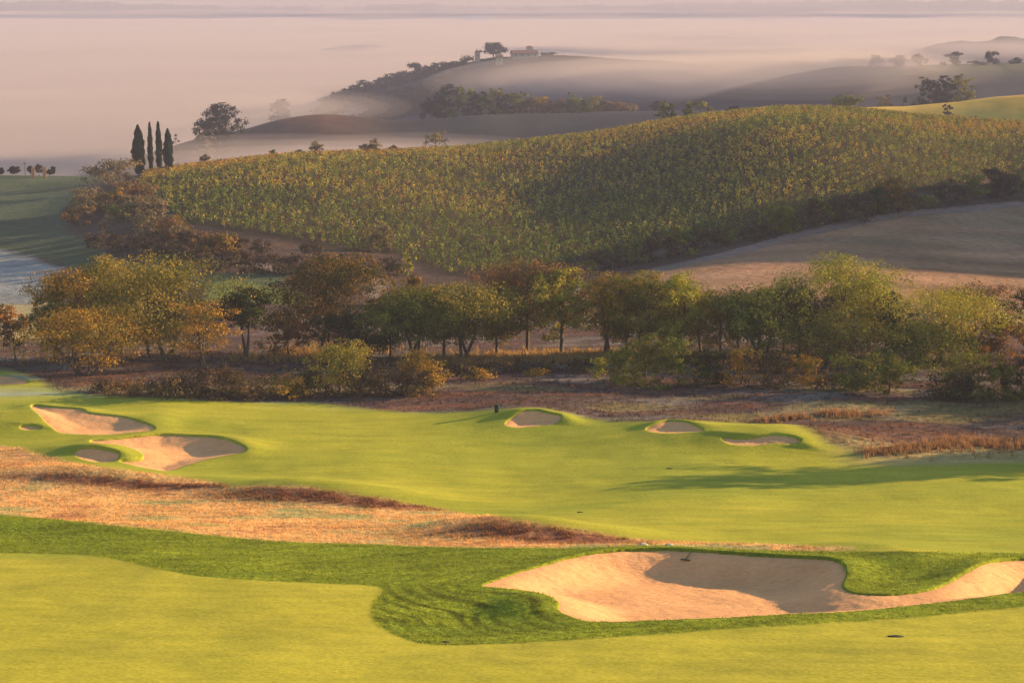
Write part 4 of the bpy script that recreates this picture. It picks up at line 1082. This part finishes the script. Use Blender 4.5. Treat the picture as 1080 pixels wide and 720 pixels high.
# ------------------------------------------------------------------ fog and haze
def vol_mat(name, dens, col, g=0.0):
    m, nt, _, L = new_mat(name)
    v = N(nt, 'ShaderNodeVolumePrincipled'); o = N(nt, 'ShaderNodeOutputMaterial')
    v.inputs['Density'].default_value = dens; v.inputs['Color'].default_value = (*col, 1)
    v.inputs['Anisotropy'].default_value = g
    L.new(v.outputs[0], o.inputs['Volume'])
    return m
def fog_sea(top, dens, seed, amp, edge=60):
    nx, ny = 90, 110
    xs = np.linspace(-6000, 6000, nx); ys = np.exp(np.linspace(math.log(570), math.log(6400), ny))
    xs = np.sign(xs) * (np.abs(xs) / 6000) ** 1.8 * 6000
    X, Y = np.meshgrid(xs, ys); X = X.ravel(); Y = Y.ravel()
    z = top + amp * fbm(X / 160, Y / 220, seed, 3) + amp * .5 * fbm(X / 50, Y / 90, seed + 5, 2)
    n_ = len(X)
    V = np.concatenate([np.stack([X, Y, z], 1), np.stack([X, Y, np.full(n_, -112.0)], 1)])
    ii = np.arange(n_).reshape(ny, nx)
    q = np.stack([ii[:-1, :-1].ravel(), ii[:-1, 1:].ravel(), ii[1:, 1:].ravel(), ii[1:, :-1].ravel()], 1)
    fs = [q, q[:, ::-1] + n_]
    for e, rev in ((ii[0], 0), (ii[-1], 1), (ii[:, 0], 1), (ii[:, -1], 0)):
        a, b = e[:-1], e[1:]
        w = np.stack([a, a + n_, b + n_, b], 1)
        fs.append(w[:, ::-1] if rev else w)
    o = mesh_np('fog', V, np.concatenate(fs), vol_mat('fog', dens, FOGC, .1))
    tag(o, 'pink sea of morning fog filling the valley', 'fog', kind='stuff')
def fog_lens(u, v, d, rx, ry, rz, dens, fc=None):
    x, y, z = pt(u, v, d)
    for k, (s, w) in enumerate(((1.0, .25), (.8, .35), (.6, .6), (.4, 1.0))):
        th = np.linspace(0, 2 * math.pi, 48, endpoint=False); ph = np.linspace(.02, math.pi - .02, 20)
        T, Q = np.meshgrid(th, ph); T = T.ravel(); Q = Q.ravel()
        w_ = 1 + .25 * fbm(np.cos(T) * 2 + 9 * k + x, np.sin(T) * 2 + y, 5 + k)
        X = np.cos(T) * np.sin(Q) * rx * s * w_; Y = np.sin(T) * np.sin(Q) * ry * s * w_; Z = np.cos(Q) * rz * s
        V = np.concatenate([np.stack([X + x, Y + y, Z + z], 1), [[x, y, z + rz * s], [x, y, z - rz * s]]])
        ii = np.arange(len(X)).reshape(20, 48); nx = np.roll(ii, -1, 1)
        q = np.stack([ii[:-1].ravel(), ii[1:].ravel(), nx[1:].ravel(), nx[:-1].ravel()], 1)
        t1 = np.stack([ii[0], nx[0], np.full(48, len(X)), np.full(48, len(X))], 1)
        V = V.tolist(); F_ = [tuple(map(int, r)) for r in q]
        F_ += [(int(a), int(b), len(X)) for a, b in zip(ii[0], nx[0])] + [(int(b), int(a), len(X) + 1) for a, b in zip(ii[-1], nx[-1])]
        me = bpy.data.meshes.new('fog'); me.from_pydata(V, [], F_); me.update()
        me.materials.append(vol_mat('fog', dens * w, fc or FOGC, .1))
        o = bpy.data.objects.new('fog', me); C.objects.link(o)
        tag(o, 'thin veil of mist drifting over the hills', 'fog', kind='stuff')
FOGC = (.58, .485, .49)
fog_sea(-80, .0015, 1, 6.0)
fog_sea(-84.5, .006, 2, 5.0)
fog_sea(-88, .02, 3, 2.0)
fog_lens(300, 172, 590, 80, 55, 8, .012)
fog_lens(440, 166, 620, 60, 50, 7, .010)
fog_lens(650, 88, 1140, 105, 60, 14, .010)
fog_lens(760, 84, 1180, 190, 110, 20, .010)
fog_lens(820, 76, 1000, 120, 90, 14, .006)

BLU = (.36, .42, .62)
fog_lens(500, 19, 2400, 38, 50, 5, .004, BLU)
fog_lens(540, 4, 4300, 2300, 260, 45, .0022)
fog_lens(700, 50, 1700, 150, 90, 8, .003)
fog_lens(760, 34, 2300, 240, 120, 10, .003)
fog_lens(820, 66, 1250, 90, 60, 10, .006)
fog_lens(1040, 52, 1850, 190, 90, 14, .007)
fog_lens(305, 114, 950, 60, 60, 9, .008)
fog_lens(930, 66, 1020, 50, 40, 7, .012)
me = bpy.data.meshes.new('haze')
x0, x1, ya, yb, z0, z1 = -6800, 6800, -60, 6800, -115, 6
me.from_pydata([(x0, ya, z0), (x1, ya, z0), (x1, yb, z0), (x0, yb, z0), (x0, ya, z1), (x1, ya, z1), (x1, yb, z1), (x0, yb, z1)], [],
               [(3, 2, 1, 0), (4, 5, 6, 7), (0, 1, 5, 4), (1, 2, 6, 5), (2, 3, 7, 6), (3, 0, 4, 7)])
me.materials.append(vol_mat('haze', .00018, (.54, .54, .78), .0))
o = bpy.data.objects.new('haze', me); C.objects.link(o)
tag(o, 'thin lilac morning haze over the whole valley', 'haze', kind='stuff')

# ------------------------------------------------------------------ light
SUN_EL, SUN_AZ = R(12.8), R(20)      # azimuth measured from +X towards +Y
sdir = (math.cos(SUN_EL) * math.cos(SUN_AZ), math.cos(SUN_EL) * math.sin(SUN_AZ), math.sin(SUN_EL))
l = bpy.data.lights.new('sun', 'SUN'); l.energy = 5.0; l.angle = R(.55); l.color = (1.0, .72, .38)
lo_ = bpy.data.objects.new('sun', l); C.objects.link(lo_)
from mathutils import Vector
lo_.rotation_euler = Vector(sdir).to_track_quat('Z', 'Y').to_euler()
w = bpy.data.worlds.new('World'); sc.world = w; w.use_nodes = True
nt = w.node_tree; nt.nodes.clear()
sk = nt.nodes.new('ShaderNodeTexSky'); sk.sky_type = 'NISHITA'; sk.sun_disc = False
sk.sun_elevation = SUN_EL; sk.sun_rotation = math.pi / 2 - SUN_AZ
sk.air_density = 1.2; sk.dust_density = .9; sk.ozone_density = 2.2
bg = nt.nodes.new('ShaderNodeBackground'); bg.inputs[1].default_value = .095
out = nt.nodes.new('ShaderNodeOutputWorld')
nt.links.new(sk.outputs[0], bg.inputs[0]); nt.links.new(bg.outputs[0], out.inputs[0])

cam = bpy.data.cameras.new('camera'); cam.sensor_width = 36; cam.lens = 36 * F / 1080
cam.clip_start = .5; cam.clip_end = 20000
co = bpy.data.objects.new('camera', cam); C.objects.link(co)
co.rotation_euler = (math.pi / 2 - P, 0, 0); sc.camera = co

sc.render.engine = 'CYCLES'
cy = sc.cycles
cy.use_denoising = True
cy.max_bounces = 6; cy.diffuse_bounces = 2; cy.glossy_bounces = 1; cy.transmission_bounces = 3; cy.volume_bounces = 2
cy.transparent_max_bounces = 6
cy.caustics_reflective = False; cy.caustics_refractive = False
sc.view_settings.view_transform = 'Standard'; sc.view_settings.look = 'None'
sc.view_settings.exposure = 1.28; sc.view_settings.gamma = 1
